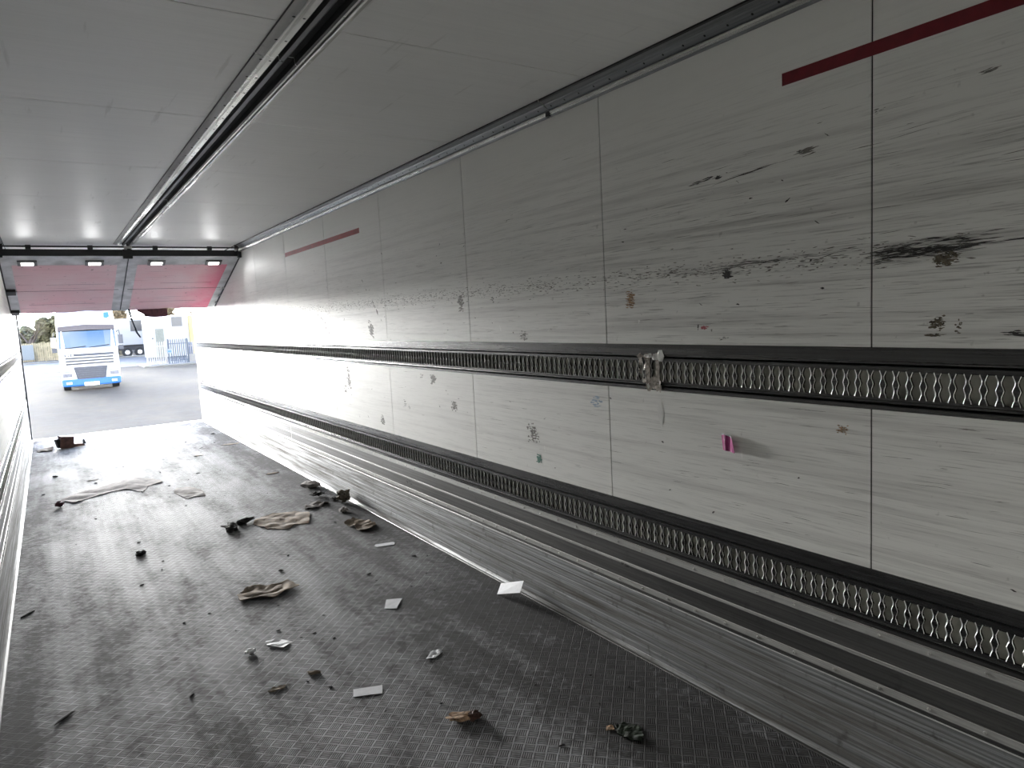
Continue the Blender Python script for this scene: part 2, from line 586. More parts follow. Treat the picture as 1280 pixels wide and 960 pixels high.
# rear door frame posts and lintel
b = MB()
for s in (-1, 1):
    b.box((min(s * W, s * (W + 0.10)), YR, -0.22), (max(s * W, s * (W + 0.10)), YR + 0.06, H + 0.12), M['strip'])
b.box((-W - 0.10, YR, H - 0.05), (W + 0.10, YR + 0.06, H + 0.12), M['strip'])
struct(b.build('trim_2'))
b = MB()
b.box((-W + 0.000, YR - 0.03, 0.0), (-W + 0.022, YR + 0.05, H - 0.05), M['black'])
tag(b.build('rubber_seal'), 'black rubber seal strip standing along the rear edge of the left wall', 'seal')


# ------------------------------------------------------------------ lashing rails
def rail_mesh(zt, y0, y1, side):
    """rail 0.197 high whose top edge is at zt: flanges, grooves and a plate of keyhole slots"""
    b = MB()
    X = W

    def pt(x, z):
        return (x * side, zt + z)
    prof = [(X + 0.004, 0.0), (X - 0.003, -0.0015), (X - 0.003, -0.044), (X + 0.002, -0.046), (X + 0.002, -0.052), (X + 0.012, -0.053), (X + 0.012, -0.059), (X - 0.002, -0.060)]
    mats = [M['flange']] * 4 + [M['gap']] * 3
    b.extrude([pt(*p) for p in prof], y0, y1, mats)
    prof = [(X - 0.002, -0.164), (X - 0.001, -0.1645), (X - 0.001, -0.1665), (X - 0.002, -0.167), (X - 0.003, -0.173), (X + 0.012, -0.174), (X + 0.012, -0.181), (X - 0.003, -0.182), (X - 0.003, -0.195), (X + 0.004, -0.197)]
    mats = [M['gap'], M['gap'], M['gap'], M['flange'], M['gap'], M['gap'], M['gap'], M['flange'], M['flange']]
    b.extrude([pt(*p) for p in prof], y0, y1, mats)
    # backing behind the slots
    b.face([(side * (X + 0.007), y0, zt - 0.06), (side * (X + 0.007), y1, zt - 0.06), (side * (X + 0.007), y1, zt - 0.166), (side * (X + 0.007), y0, zt - 0.166)], M['slotback'])
    PT = 0.0395
    n = int((y1 - y0) / PT)
    K = 11
    zs0, zs1 = -0.156, -0.074
    ztop, zbot = -0.060, -0.164
    hw = []
    zl = []
    for k in range(K):
        t = k / (K - 1)
        zl.append(zs0 + (zs1 - zs0) * t)
        w = 0.0118 + 0.0030 * math.cos(4 * math.pi * (t - 0.25) * 0.98)
        if t > 0.55:
            w += 0.0008
        if k in (0, K - 1):
            w = 0.0085
        hw.append(w)
    fl, rm = M['flange'], M['rim']
    xs = X - 0.002
    for i in range(n):
        c = y0 + (i + 0.5) * PT
        l, r = c - PT / 2, c + PT / 2
        o1 = 0.0022

        def ring(off, x):
            left = [(side * x, c - hw[k] - off, zt + zl[k] + (off if k == K - 1 else (-off if k == 0 else 0))) for k in range(K)]
            right = [(side * x, c + hw[k] + off, zt + zl[k] + (off if k == K - 1 else (-off if k == 0 else 0))) for k in range(K)]
            return left + right[::-1]
        rings = [ring(o1, xs), ring(o1 * 0.6, xs - 0.0022), ring(0.0, xs - 0.0012), ring(0.0, xs + 0.007)]
        vs = [p for rg in rings for p in rg]
        m_ = 2 * K
        # ring strips
        for q in range(3):
            fs = [(q * m_ + k, q * m_ + (k + 1) % m_, (q + 1) * m_ + (k + 1) % m_, (q + 1) * m_ + k) for k in range(m_)]
            sidef = [f for k, f in enumerate(fs) if k not in (K - 1, 2 * K - 1)]
            endf = [f for k, f in enumerate(fs) if k in (K - 1, 2 * K - 1)]
            b.mesh(vs, sidef, rm if q < 2 else fl)
            b.mesh(vs, endf, fl)
        # plate around the hole
        vs2 = [(side * xs, l, p[2]) for p in rings[0][:K]] + [(side * xs, r, p[2]) for p in rings[0][:K]]
        base = rings[0] + vs2
        fs = []
        for k in range(K - 1):
            fs.append((k, k + 1, m_ + k + 1, m_ + k))
            fs.append((m_ - 1 - k, m_ - 2 - k, m_ + K + k + 1, m_ + K + k))
        b.mesh(base, fs, fl)
        tz = rings[0][K - 1][2]
        bz = rings[0][0][2]
        b.face([(side * xs, l, tz), (side * xs, r, tz), (side * xs, r, zt + ztop), (side * xs, l, zt + ztop)], fl)
        b.face([(side * xs, l, bz), (side * xs, r, bz), (side * xs, r, zt + zbot), (side * xs, l, zt + zbot)], fl)
    return b


for side, nm in ((1, 'right'), (-1, 'left')):
    for zt, lv in ((1.4224, 'upper'), (0.7124, 'lower')):
        ya = -0.40 if side > 0 else 3.0
        o = rail_mesh(zt, ya, YR - 0.05, side).build('lashing_rail')
        lab = {('right', 'upper'): 'long grey metal lashing rail with keyhole slots, the higher one on the panelled right wall',
               ('right', 'lower'): 'long grey slotted lashing rail on the right wall just above the riveted aluminium liner',
               ('left', 'upper'): 'slotted lashing rail on the left wall, the higher one beside the door seal',
               ('left', 'lower'): 'lower slotted lashing rail on the left wall beside the floor edge'}[(nm, lv)]
        tag(o, lab, 'rail', 'slotted lashing rails')


# ------------------------------------------------------------------ aluminium liner and skirting at the foot of the walls
def liner(y0, y1, side):
    X = W
    b = MB()
    prof = [(X + 0.002, 0.515), (X - 0.006, 0.514), (X - 0.006, 0.489), (X - 0.0035, 0.487), (X - 0.0035, 0.417), (X - 0.0055, 0.415), (X - 0.0055, 0.405), (X - 0.0035, 0.403),
            (X - 0.0035, 0.337), (X - 0.006, 0.335), (X - 0.006, 0.312), (X - 0.003, 0.310), (X - 0.003, 0.300)]
    k, s_ = M['kick'], M['strip']
    mats = [s_, s_, s_, k, s_, s_, s_, k, s_, s_, s_, k]
    b.extrude([(p[0] * side, p[1]) for p in prof], y0, y1, mats)
    o = b.build('wall_liner')
    r1 = MB()
    for z, ys in ((0.501, 0.842), (0.323, 0.842)):
        i = 0
        y = 0.842 - 0.153 * 8
        while y < y1 - 0.04:
            if y > y0 + 0.03:
                r1.dome(((X - 0.006) * side, y, z), 0.0055, 0.0035, (-side, 0, 0), M['trackl'])
            y += 0.153
    r1.build('rivet', o)['kind'] = 'stuff'
    return o


def skirting(side, y0):
    X = W
    b = MB()
    prof = [(X - 0.003, 0.300), (X - 0.005, 0.297)]
    mats = [M['gap']]
    z = 0.297
    i = 0
    while z > 0.045:
        prof += [(X - 0.0066, z - 0.004), (X - 0.0066, z - 0.024), (X - 0.0058, z - 0.027)]
        mats += [M['strip'] if i == 0 else M['skirt'], M['skirt'], M['skirt']]
        prof.append((X - 0.0058, z - 0.030))
        mats.append(M['skirt'])
        z -= 0.031
        i += 1
    prof += [(X - 0.008, z - 0.004), (X - 0.009, 0.012), (X - 0.016, 0.0035), (X - 0.026, 0.003), (X - 0.028, 0.0)]
    mats += [M['skirt'], M['skirt'], M['skirt'], M['kick'], M['kick']]
    while len(mats) < len(prof) - 1:
        mats.append(M['skirt'])
    b.extrude([(p[0] * side, p[1]) for p in prof], y0, YR - 0.002, mats)
    return b.build('wall_skirting')


tag(liner(YF + 0.01, 7.585, 1), 'riveted brushed aluminium liner sheet low on the right wall, dull and nearer the front', 'wall liner')
tag(liner(7.592, YR - 0.002, 1), 'shorter aluminium liner sheet at the foot of the right wall beside the rear opening', 'wall liner')
tag(liner(3.0, YR - 0.002, -1), 'aluminium liner sheet low on the left wall under its slotted rail', 'wall liner')
tag(skirting(1, YF + 0.01), 'scraped ribbed aluminium skirting where the right wall meets the tread plate floor', 'skirting')
tag(skirting(-1, 2.0), 'ribbed aluminium skirting where the left wall meets the floor', 'skirting')


# ------------------------------------------------------------------ cornice rails and the ceiling track
def cornice(side):
    b = MB()
    X = W
    #            wall bottom        bead                                 sloping web with holes                 ceiling lip
    prof = [(X, 2.505), (X - 0.006, 2.507), (X - 0.012, 2.513), (X - 0.017, 2.521), (X - 0.018, 2.529), (X - 0.013, 2.534), (X - 0.012, 2.538), (X - 0.034, 2.5565),
            (X - 0.036, 2.561), (X - 0.060, 2.5715), (X - 0.066, 2.568), (X - 0.070, 2.573), (X - 0.070, H)]
    s_, c_, g_ = M['trackl'], M['cove'], M['gap']
    mats = [c_, c_, s_, s_, s_, c_, c_, c_, c_, M['trackd'], M['trackd'], g_]
    for ya, yb in ((YF + 0.01, 2.745), (2.751, 6.9), (6.906, YR - 0.01)):
        b.extrude([(p[0] * side, p[1]) for p in prof], ya, yb, mats)
    y = YF + 0.1
    nx = Vector((-0.64, 0, -0.77))
    while y < 9.1:
        c = Vector(((X - 0.0235) * side, y, 2.5472))
        d = Vector((nx.x * side, 0, nx.z)).normalized()
        b.dome(c, 0.0050, 0.0012, d, M['gap'], 6)
        y += 0.103
    b.box((min(side * (X - 0.02), side * (X - 0.006)), 2.735, 2.508), (max(side * (X - 0.02), side * (X - 0.006)), 2.762, 2.53), M['trackd'])
    return b.build('cornice_rail')


tag(cornice(1), 'grey perforated metal cornice rail along the joint of ceiling and right wall', 'cornice rail')
tag(cornice(-1), 'perforated metal cornice rail along the joint of ceiling and left wall', 'cornice rail')


def track():
    b = MB()
    s_, d_, g_ = M['trackl'], M['trackd'], M['gap']
    hz = H
    # x, drop below the ceiling
    prof = [(-0.152, 0.0), (-0.150, 0.006), (-0.118, 0.012), (-0.110, 0.006), (-0.104, 0.006), (-0.098, 0.012), (-0.078, 0.012), (-0.074, 0.002),
            (-0.066, 0.002), (-0.064, 0.018), (-0.050, 0.022), (-0.044, 0.018), (-0.042, 0.001), (-0.008, 0.001), (-0.006, 0.024), (0.000, 0.030), (0.008, 0.030), (0.013, 0.024),
            (0.015, 0.012), (0.028, 0.010), (0.030, 0.017), (0.036, 0.019), (0.040, 0.014), (0.046, 0.007), (0.062, 0.004), (0.064, 0.0)]
    mats = [d_, s_, s_, s_, s_, s_, s_, g_, g_, d_, d_, d_, g_, g_, d_, s_, s_, s_, d_, s_, s_, s_, s_, s_, s_]
    mats[1] = M['strip']
    for ya, yb in ((YF + 0.01, 2.700), (2.706, 6.0), (6.006, 9.12)):
        b.extrude([(x, hz - z) for x, z in prof], ya, yb, mats)
    y = -0.4
    while y < 9.0:
        for x in (-0.122, -0.088):
            b.dome((x, y + 0.006, hz - 0.0115), 0.0062, 0.0012, (0, 0, -1), g_, 8)
        y += 0.209
    return b


tag(track().build('ceiling_track'), 'grooved aluminium guide track running down the middle of the ceiling', 'track')

# ------------------------------------------------------------------ folding bulkhead lifted under the ceiling
HB = (0, 9.16, 2.50)
TILT = -math.atan2(0.582, 1.88)


def bulkhead_half(side):
    lab = ('left half of the raised bulkhead, dull pinkish red face with scratches' if side < 0 else
           'right half of the raised bulkhead, with a bright red outer patch and torn flap')
    e_ = empty('bulkhead', (0, HB[1], HB[2]), lab, 'bulkhead', (TILT, 0, 0), 'folding bulkhead halves')
    a, c = (0.005, 1.215)
    xs = sorted((a * side, c * side))

    def wav(x):                    # battered lower edge
        return 1.955 + 0.018 * math.sin(x * 7 + 1) + 0.012 * math.sin(x * 19)
    b = MB()
    n = 28
    y0 = 0.03
    pts = [(xs[0] + (xs[1] - xs[0]) * i / n) for i in range(n + 1)]
    for i in range(n):
        xa, xb = pts[i], pts[i + 1]
        ya, yb = wav(xa), wav(xb)
        fr = M['bulkframe']
        b.face([(xa, y0, -0.04), (xa, ya, -0.04), (xb, yb, -0.04), (xb, y0, -0.04)], fr)
        b.face([(xa, y0, 0.025), (xb, y0, 0.025), (xb, yb, 0.025), (xa, ya, 0.025)], fr)
        b.face([(xa, ya, -0.04), (xa, ya, 0.025), (xb, yb, 0.025), (xb, yb, -0.04)], fr)
        b.face([(xa, y0, -0.04), (xb, y0, -0.04), (xb, y0, 0.025), (xa, y0, 0.025)], fr)
    for x in xs:
        b.face([(x, y0, -0.04), (x, y0, 0.025), (x, wav(x), 0.025), (x, wav(x), -0.04)], M['bulkframe'])
    b.build('panel', e_)
    # red face sheet
    b = MB()
    fa, fb = (sorted((0.105 * side, 1.12 * side)))
    nn = 24
    for i in range(nn):
        xa, xb = fa + (fb - fa) * i / nn, fa + (fb - fa) * (i + 1) / nn
        ya, yb = wav(xa) - 0.004, wav(xb) - 0.004
        ta = 0.29 if (i > 0) else 0.31
        for (p, q) in ((0.30, 1.125), (1.131, None)):
            b.face([(xa, p, -0.0425), (xa, ya if q is None else q, -0.0425), (xb, yb if q is None else q, -0.0425), (xb, p, -0.0425)], M['bulk'])
    b.build('face_sheet', e_)
    b = MB()
    b.box((fa - 0.06, 1.1255, -0.0440), (fb + 0.05, 1.130, -0.040), M['seam'])
    b.box((fa + 0.1, 1.62, -0.0438), (fb - 0.2, 1.623, -0.0425), M['seam'])
    b.box((fa + 0.3, 0.92, -0.0438), (fb - 0.1, 0.922, -0.0425), M['seam'])
    b.build('seam_strip', e_)
    for (u0, u1) in (((0.225, 0.38), (0.865, 1.02)) if side > 0 else ((-1.05, -0.90), (-0.415, -0.26))):
        b = MB()
        b.box((u0 - 0.015, 0.165, -0.058), (u1 + 0.015, 0.285, -0.040), M['lampbody'])
        lamp = b.build('lamp', e_)
        lamp['label'] = 'lit oblong lamp with grey housing'
        b = MB()
        b.box((u0 + 0.018, 0.190, -0.064), (u1 - 0.018, 0.258, -0.058), M['lens'])
        b.build('lamp_lens', lamp)
        li = bpy.data.lights.new('bulkhead_lamp_light', 'AREA')
        li.shape = 'RECTANGLE'
        li.size, li.size_y = u1 - u0 - 0.04, 0.06
        li.spread = R(95)
        li.energy = LAMP_W
        lo = bpy.data.objects.new('bulkhead_lamp_light', li)
        COL.objects.link(lo)
        lo.parent = e_
        lo.location = ((u0 + u1) / 2, 0.224, -0.070)
        lo.rotation_euler = Vector((0, -0.70, -0.71)).to_track_quat('-Z', 'Y').to_euler()
    for x in (0.0, 1.215):
        b = MB()
        xa, xb = sorted((side * (x + 0.0005), side * (x + (0.0050 if x == 0 else 0.0142))))
        b.box((xa, 0.03, -0.046), (xb, 1.93, 0.02), M['black'])
        b.build('edge_gasket', e_)
    # edge fittings
    for v in ((1.12, 1.42, 1.72) if side > 0 else (1.05, 1.80)):
        b = MB()
        x = 1.205 * side
        if side > 0:
            b.box((x - 0.012, v, -0.052), (x + 0.020, v + 0.05, -0.02), M['strip'])
        else:
            b.box((x - 0.012, v, -0.075), (x + 0.075, v + 0.12, -0.035), M['black'])
        b.build('edge_roller', e_)
    if side > 0:
        b = MB()                   # torn flap hanging under the lower edge
        px = [0.20, 0.26, 0.31, 0.42, 0.55, 0.585]
        dz = [0.005, 0.04, 0.085, 0.10, 0.095, 0.09]
        for i in range(5):
            x0, x1 = px[i], px[i + 1]
            b.mesh([(x0, 1.93, -0.045), (x1, 1.93, -0.045), (x1, 1.955 + 0.1 * dz[i + 1], -0.05 - dz[i + 1]), (x0, 1.955 + 0.1 * dz[i], -0.05 - dz[i]),
                    (x0, 1.96, -0.035), (x1, 1.96, -0.035), (x1, 1.975 + 0.1 * dz[i + 1], -0.05 - dz[i + 1]), (x0, 1.975 + 0.1 * dz[i], -0.05 - dz[i])],
                   [(0, 1, 2, 3), (5, 4, 7, 6), (3, 2, 6, 7), (0, 3, 7, 4), (1, 5, 6, 2)], M['brownred'])
        b.build('torn_flap', e_)
        b = MB()
        b.tube([(0.105, 1.93, -0.04), (0.108, 1.90, -0.10), (0.12, 1.87, -0.22), (0.150, 1.79, -0.42), (0.182, 1.76, -0.50)], [0.012, 0.016, 0.011, 0.012, 0.010], M['strap'], 6)
        b.build('pull_strap', e_)
    return e_


M['brownred'] = plain('dark_red_torn_plastic', (0.07, 0.015, 0.025), 0.5, 0, 0.4, 30)
M['strap'] = plain('blue_black_webbing', (0.012, 0.022, 0.04), 0.8)
bulkhead_half(-1)
bulkhead_half(1)

hd = empty('bulkhead_header', (0, 9.13, 2.44), 'black header bar crossing the ceiling above the raised bulkhead', 'header bar')
b = MB()
b.box((-1.205, -0.02, 0.005), (1.195, 0.03, 0.075), M['black'])
b.box((-1.225, -0.035, -0.012), (-1.18, 0.03, 0.05), M['black'])
b.box((1.185, -0.035, -0.012), (1.222, 0.03, 0.055), M['black'])
b.box((-0.065, -0.045, -0.025), (0.03, 0.03, 0.078), M['black'])
b.build('bar', hd)
b = MB()
b.tube([(-1.2, -0.03, 0.104), (1.2, -0.03, 0.104)], 0.009, M['black'])
for x in (-0.95, -0.38, 0.27, 0.86):
    b.box((x - 0.025, -0.045, 0.075), (x + 0.025, 0.0, 0.118), M['black'])
for x in (-1.19, 0.0, 1.17):
    b.box((x - 0.02, -0.04, 0.07), (x + 0.02, 0.0, 0.139), M['black'])
b.build('rod', hd)
b = MB()
b.box((-0.05, -0.06, 0.072), (-0.022, -0.02, 0.112), M['strip'])
b.box((-0.022, -0.06, 0.085), (0.03, -0.02, 0.112), M['strip'])
b.build('track_clip', hd)
b = MB()
b.box((1.150, -0.06, 0.065), (1.172, -0.02, 0.09), M['strip'])
b.build('end_clip', hd)

# ------------------------------------------------------------------ marks on the right wall
XW = W


def slivers(name, items, mat, parent, lift=0.0006, th=0.0003):
    """many small angular chips of rubbed-in colour on the wall face: items of (y, z, length, height, slant)"""
    b = MB()
    for (y, z, l, h, sl) in items:
        x = XW - lift * random.uniform(0.6, 2.2)
        k = random.randint(4, 6)
        top, bot = [], []
        for i in range(k):
            t = i / (k - 1)
            yy = y + (0.5 - t) * l
            zz = z + (0.5 - t) * l * sl
            w = h * (math.sin(math.pi * min(max(t, 0.02), 0.98)) ** 0.6)
            top.append((x, yy, zz + w * random.uniform(0.15, 0.6)))
            bot.append((x, yy, zz - w * random.uniform(0.15, 0.6)))
        b.face(top + bot[::-1], mat)
    o = b.build(name, parent)
    return o


def cluster(yc, zc, wy, wz, n, l, h, slant=0.0, gauss=True):
    out = []
    for _ in range(n):
        if gauss:
            y = random.gauss(yc, wy * 0.55)
            z = random.gauss(zc, wz * 0.55)
            if abs(y - yc) > wy or abs(z - zc) > wz:
                continue
        else:
            y = random.uniform(yc - wy, yc + wy)
            z = random.uniform(zc - wz, zc + wz)
        out.append((y, z + (y - yc) * slant, l * random.uniform(0.3, 1.3), h * random.uniform(0.3, 1.3), slant + random.gauss(0, 0.05)))
    return out


# the scraped band at head height and the sparser scratches round it
it = []
for _ in range(2200):
    y = random.uniform(0.9, 8.5)
    it.append((y, random.gauss(1.708, 0.022), random.uniform(0.004, 0.03), random.uniform(0.001, 0.005), random.gauss(0, 0.1)))
o = slivers('scrape_band', it, M['scrape'], wall_r)
o['kind'] = 'stuff'
o['label'] = 'dotted band of scrapes along the wall'
it = []
for _ in range(420):
    y = abs(random.gauss(0.4, 2.0)) + 0.2
    z = random.choice((random.gauss(1.9, 0.13), random.gauss(1.56, 0.1), random.gauss(0.95, 0.12)))
    if (1.21 < z < 1.44) or z < 0.73 or z > 2.3:
        continue
    it.append((y, z, random.uniform(0.02, 0.12), random.uniform(0.0006, 0.0022), random.gauss(-0.02, 0.03)))
o = slivers('scratch', it, M['scuffg'], wall_r)
o['kind'] = 'stuff'
it = []
for _ in range(130):
    y = random.uniform(0.5, 11)
    z = random.uniform(0.76, 2.1)
    if 1.21 < z < 1.44:
        continue
    it.append((y, z, random.uniform(0.006, 0.022), random.uniform(0.002, 0.012), random.gauss(0, 0.6)))
o = slivers('nick', it, M['scuff'], wall_r)
o['kind'] = 'stuff'
it = [(y, z, l, h, s_) for (y, z, l, h, s_) in ((3.29, 1.50, .02, .03, 2), (3.4, 1.53, .012, .03, 2), (3.05, 0.99, .012, .035, 1), (2.92, 0.86, .01, .04, 1), (3.12, 1.12, .02, .02, 1),
      (4.36, 0.985, .08, .014, .1), (2.08, 1.13, .035, .16, .1), (2.19, 1.52, .012, .02, 0), (3.6, 0.9, .02, .02, 1), (1.33, 0.985, .02, .006, 0), (1.67, 1.02, .01, .05, 0.3), (2.46, 2.0, .01, .01, 0))]
for _ in range(60):
    it.append((random.uniform(2.6, 9.5), random.choice((random.gauss(1.69, 0.02), random.uniform(0.8, 1.18), random.uniform(1.46, 1.66))), 0.012, 0.012, random.uniform(-1, 1)))
o = slivers('dent_glint', it, M['chip'], wall_r)  # glints on the dents painted as white slivers, with small pale chips
o['kind'] = 'stuff'

MARKS = [
    # name, label, material, list of clusters (yc, zc, wy, wz, n, l, h, slant)
    ('rub_mark', 'long black rub mark', M['scuff'], [(1.03, 1.700, .16, .018, 150, .08, .0035, -.045), (1.02, 1.722, .20, .012, 60, .06, .003, -.03), (0.80, 1.708, .09, .002, 6, .12, .0025, -.02)]),
    ('scorch_mark', 'dark brown patch', M['gluedark'], [(0.965, 1.674, .034, .024, 110, .018, .007, 0)]),
    ('rub_mark', 'black rub mark', M['scuff'], [(1.725, 1.683, .018, .018, 30, .025, .012, 0)]),
    ('rub_mark', 'thin black gouge', M['scuff'], [(1.62, 2.033, .12, .002, 14, .14, .003, -.10), (1.83, 2.040, .06, .006, 16, .05, .005, -.1), (1.76, 2.042, .012, .008, 8, .03, .008, -.1)]),
    ('mould_spot', 'dark mottled residue', M['gluedark'], [(0.985, 1.492, .022, .022, 50, .014, .006, 0), (0.985, 1.457, .03, .004, 12, .03, .005, 0), (0.930, 1.490, .008, .03, 18, .01, .006, 0)]),
    ('rub_mark', 'short dark smear', M['scuff'], [(0.79, 1.462, .03, .008, 24, .03, .005, 0)]),
    ('glue_residue', 'brown diamond-shaped residue', M['glue'], [(2.24, 1.613, .026, .045, 170, .018, .005, 0)]),
    ('glue_residue', 'tan ring of residue', M['glue'], [(1.272, 1.152, .020, .016, 34, .012, .005, 0)]),
    ('glue_residue', 'grey patch of residue', M['scuffg'], [(3.02, 0.935, .055, .055, 70, .02, .012, 0)]),
    ('glue_residue', 'grey rubbed patch', M['scuffg'], [(3.06, 1.455, .04, .028, 60, .02, .006, 0)]),
    ('glue_residue', 'small square of residue', M['scuffg'], [(3.88, 1.005, .035, .032, 90, .018, .008, 0)]),
    ('rub_mark', 'dark spot', M['scuff'], [(3.355, 1.665, .014, .02, 10, .012, .01, 0)]),
    ('rub_mark', 'grey leaf-shaped mark', M['scuffg'], [(3.72, 1.655, .035, .05, 60, .03, .012, 0)]),
    ('rub_mark', 'dark grey torn mark', M['scuffg'], [(5.15, 1.505, .05, .06, 90, .04, .012, .3)]),
    ('rub_mark', 'grey wedge-shaped mark', M['scuffg'], [(5.72, 1.10, .04, .10, 70, .03, .016, 0), (5.82, 1.0, .03, .04, 20, .03, .012, 0)]),
    ('rub_mark', 'grey wedge mark under the rail', M['scuffg'], [(4.15, 1.165, .035, .035, 70, .03, .010, 0), (4.32, 1.18, .02, .02, 14, .02, .006, 0)]),
    ('rub_mark', 'grey scuff beside the rail', M['scuffg'], [(4.62, 0.965, .03, .03, 26, .02, .004, 0), (4.55, 0.94, .02, .03, 16, .012, .004, 0), (5.05, 0.80, .03, .045, 40, .03, .012, 0)]),
    ('red_scrap', 'pink red smudge', M['redbit'], [(1.835, 1.487, .018, .006, 40, .014, .005, 0)]),
    ('rub_mark', 'small dark fleck', M['scuff'], [(1.865, 1.489, .003, .010, 12, .006, .008, 0), (1.742, 1.447, .02, .006, 10, .014, .003, -.2), (1.80, 1.475, .005, .005, 6, .008, .005, 0), (1.675, 1.572, .006, .003, 5, .012, .004, 0)]),
    ('green_scrap', 'green tape remnant', M['green'], [(2.975, 0.803, .022, .020, 40, .02, .014, 0)]),
    ('blue_smudge', 'faint blue smudge', M['blue'], [(2.50, 1.145, .04, .03, 26, .03, .010, 0)]),
    ('blue_smudge', 'thin blue line', M['scuffg'], [(1.40, 1.205, .05, .002, 6, .06, .002, 0), (0.90, 1.193, .03, .002, 5, .05, .002, 0)]),
    ('rub_mark', 'grey smear near the corner', M['scuffg'], [(1.40, 2.055, .03, .02, 18, .04, .008, -.1), (1.155, 2.12, .02, .01, 6, .02, .004, 0), (0.86, 2.155, .03, .01, 8, .03, .004, -.1)]),
    ('rub_mark', 'group of dark chips', M['scuffg'], [(6.2, 1.50, .25, .09, 46, .03, .018, .5), (7.4, 1.48, .3, .07, 36, .03, .014, .5), (5.0, 1.63, .3, .02, 10, .03, .03, 1)]),
    ('rub_mark', 'scattered dark chips near the rear opening', M['scuff'], [(8.6, 1.52, .5, .07, 26, .05, .02, .5), (9.8, 1.50, .5, .06, 18, .05, .02, .5), (7.2, 1.02, .3, .08, 16, .04, .02, .5)]),
    ('rub_mark', 'streak of dark wear', M['scuff'], [(1.55, 1.715, .35, .012, 60, .06, .0025, -.02), (1.95, 1.70, .3, .01, 30, .05, .002, 0)]),
]
for nm, lb, mt, cl in MARKS:
    items = []
    for c in cl:
        items += cluster(*c)
    o = slivers(nm, items, mt, wall_r)
    o['label'] = lb
# letters "G I" style grey print low on the liner
o = slivers('print_mark', cluster(4.62, 0.385, .07, .016, 34, .022, .006, 0), M['scuff'], wall_r, 0.0042)
o = slivers('print_mark', cluster(3.5, 0.41, .02, .03, 14, .012, .008, 0) + cluster(2.33, 0.40, .02, .012, 10, .02, .012, 0), M['scuff'], wall_r, 0.0042)

# red stripes painted on the wall
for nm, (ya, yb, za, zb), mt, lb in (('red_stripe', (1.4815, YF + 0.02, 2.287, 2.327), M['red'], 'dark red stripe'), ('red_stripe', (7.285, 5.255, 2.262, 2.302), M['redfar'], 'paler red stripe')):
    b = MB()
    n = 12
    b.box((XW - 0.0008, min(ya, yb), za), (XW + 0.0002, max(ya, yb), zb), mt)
    o = b.build(nm, wall_r)
    o['label'] = lb

# pink tag stuck on the wall and the wad of tape on the upper rail
b = MB()
pts = [(1.760, 1.0760, .004), (1.742, 1.0805, .010), (1.718, 1.0745, .006), (1.702, 1.0680, .016), (1.692, 1.046, .022), (1.682, 1.022, .026)]
bot = [(1.754, 1.019, .003), (1.740, 1.018, .008), (1.722, 1.017, .004), (1.708, 1.018, .012), (1.695, 1.017, .018), (1.682, 1.018, .026)]
for i in range(5):
    a, c, d, e_ = pts[i], pts[i + 1], bot[i + 1], bot[i]
    b.face([(XW - a[2], a[0], a[1]), (XW - c[2], c[0], c[1]), (XW - d[2], d[0], d[1]), (XW - e_[2], e_[0], e_[1])], M['pink'])
    b.face([(XW - a[2] + .001, a[0], a[1]), (XW - e_[2] + .001, e_[0], e_[1]), (XW - d[2] + .001, d[0], d[1]), (XW - c[2] + .001, c[0], c[1])], M['pink'])
for i in range(5):
    a, c = pts[i], pts[i + 1]
    b.face([(XW - a[2], a[0], a[1]), (XW - c[2], c[0], c[1]), (XW - c[2] - .001, c[0] + .001, c[1] + .006), (XW - a[2] - .001, a[0] + .001, a[1] + .006)], M['paper'])
b.face([(XW, 1.764, 1.077), (XW - .004, 1.760, 1.076), (XW - .003, 1.754, 1.019), (XW, 1.757, 1.018)], M['pink'])
tag(b.build('pink_tag'), 'torn bright pink scrap of film curling off the wall below the higher slotted rail', 'sticker')


def lump(name, c, size, mat, seed, jag=0.35, sub=3, parent=None):
    bm = bmesh.new()
    bmesh.ops.create_icosphere(bm, subdivisions=sub, radius=1)
    for v in bm.verts:
        p = v.co.copy()
        k = 1 + jag * (noise.noise(p * 1.7 + Vector((seed, 0, 0))) + 0.6 * noise.noise(p * 4.1 + Vector((0, seed, 3))))
        v.co = Vector((p.x * size[0] * k, p.y * size[1] * k, p.z * size[2] * k))
    zmin = min(v.co.z for v in bm.verts)
    me = bpy.data.meshes.new(name)
    bm.to_mesh(me)
    bm.free()
    me.materials.append(mat)
    o = bpy.data.objects.new(name, me)
    COL.objects.link(o)
    o.location = (c[0], c[1], c[2])
    if parent:
        o.parent = parent
    return o, zmin


def on_floor(name, x, y, size, mat, seed, label, cat, jag=0.35, sub=3, group=None, rz=0):
    o, zmin = lump(name, (x, y, 0), size, mat, seed, jag, sub)
    o.location.z = -zmin - 0.001
    o.rotation_euler.z = rz
    tag(o, label, cat, group)
    return o


b = MB()
random.seed(3)
for i in range(26):
    y = random.uniform(2.06, 2.18)
    z = random.choice((random.gauss(1.372, 0.006), random.uniform(1.27, 1.35), random.gauss(1.262, 0.008), random.gauss(1.240, 0.004)))
    w, h = random.uniform(.008, .03), random.uniform(.006, .03)
    x = XW - 0.004 - random.uniform(0, 0.008)
    p = [(x - random.uniform(0, .006), y + w * math.cos(a) * random.uniform(.6, 1.1), z + h * math.sin(a) * random.uniform(.6, 1.1)) for a in (0, 1, 2.1, 3.1, 4.2, 5.2)]
    b.face(p, M['tape'] if i % 4 else M['chip'])
b.box((XW - 0.005, 2.075, 1.235), (XW - 0.003, 2.095, 1.385), M['tape'])
b.box((XW - 0.005, 2.13, 1.25), (XW - 0.003, 2.155, 1.375), M['tape'])
tag(b.build('tape_wad'), 'crumpled silvery torn tape stuck across the slots of the higher rail', 'tape')


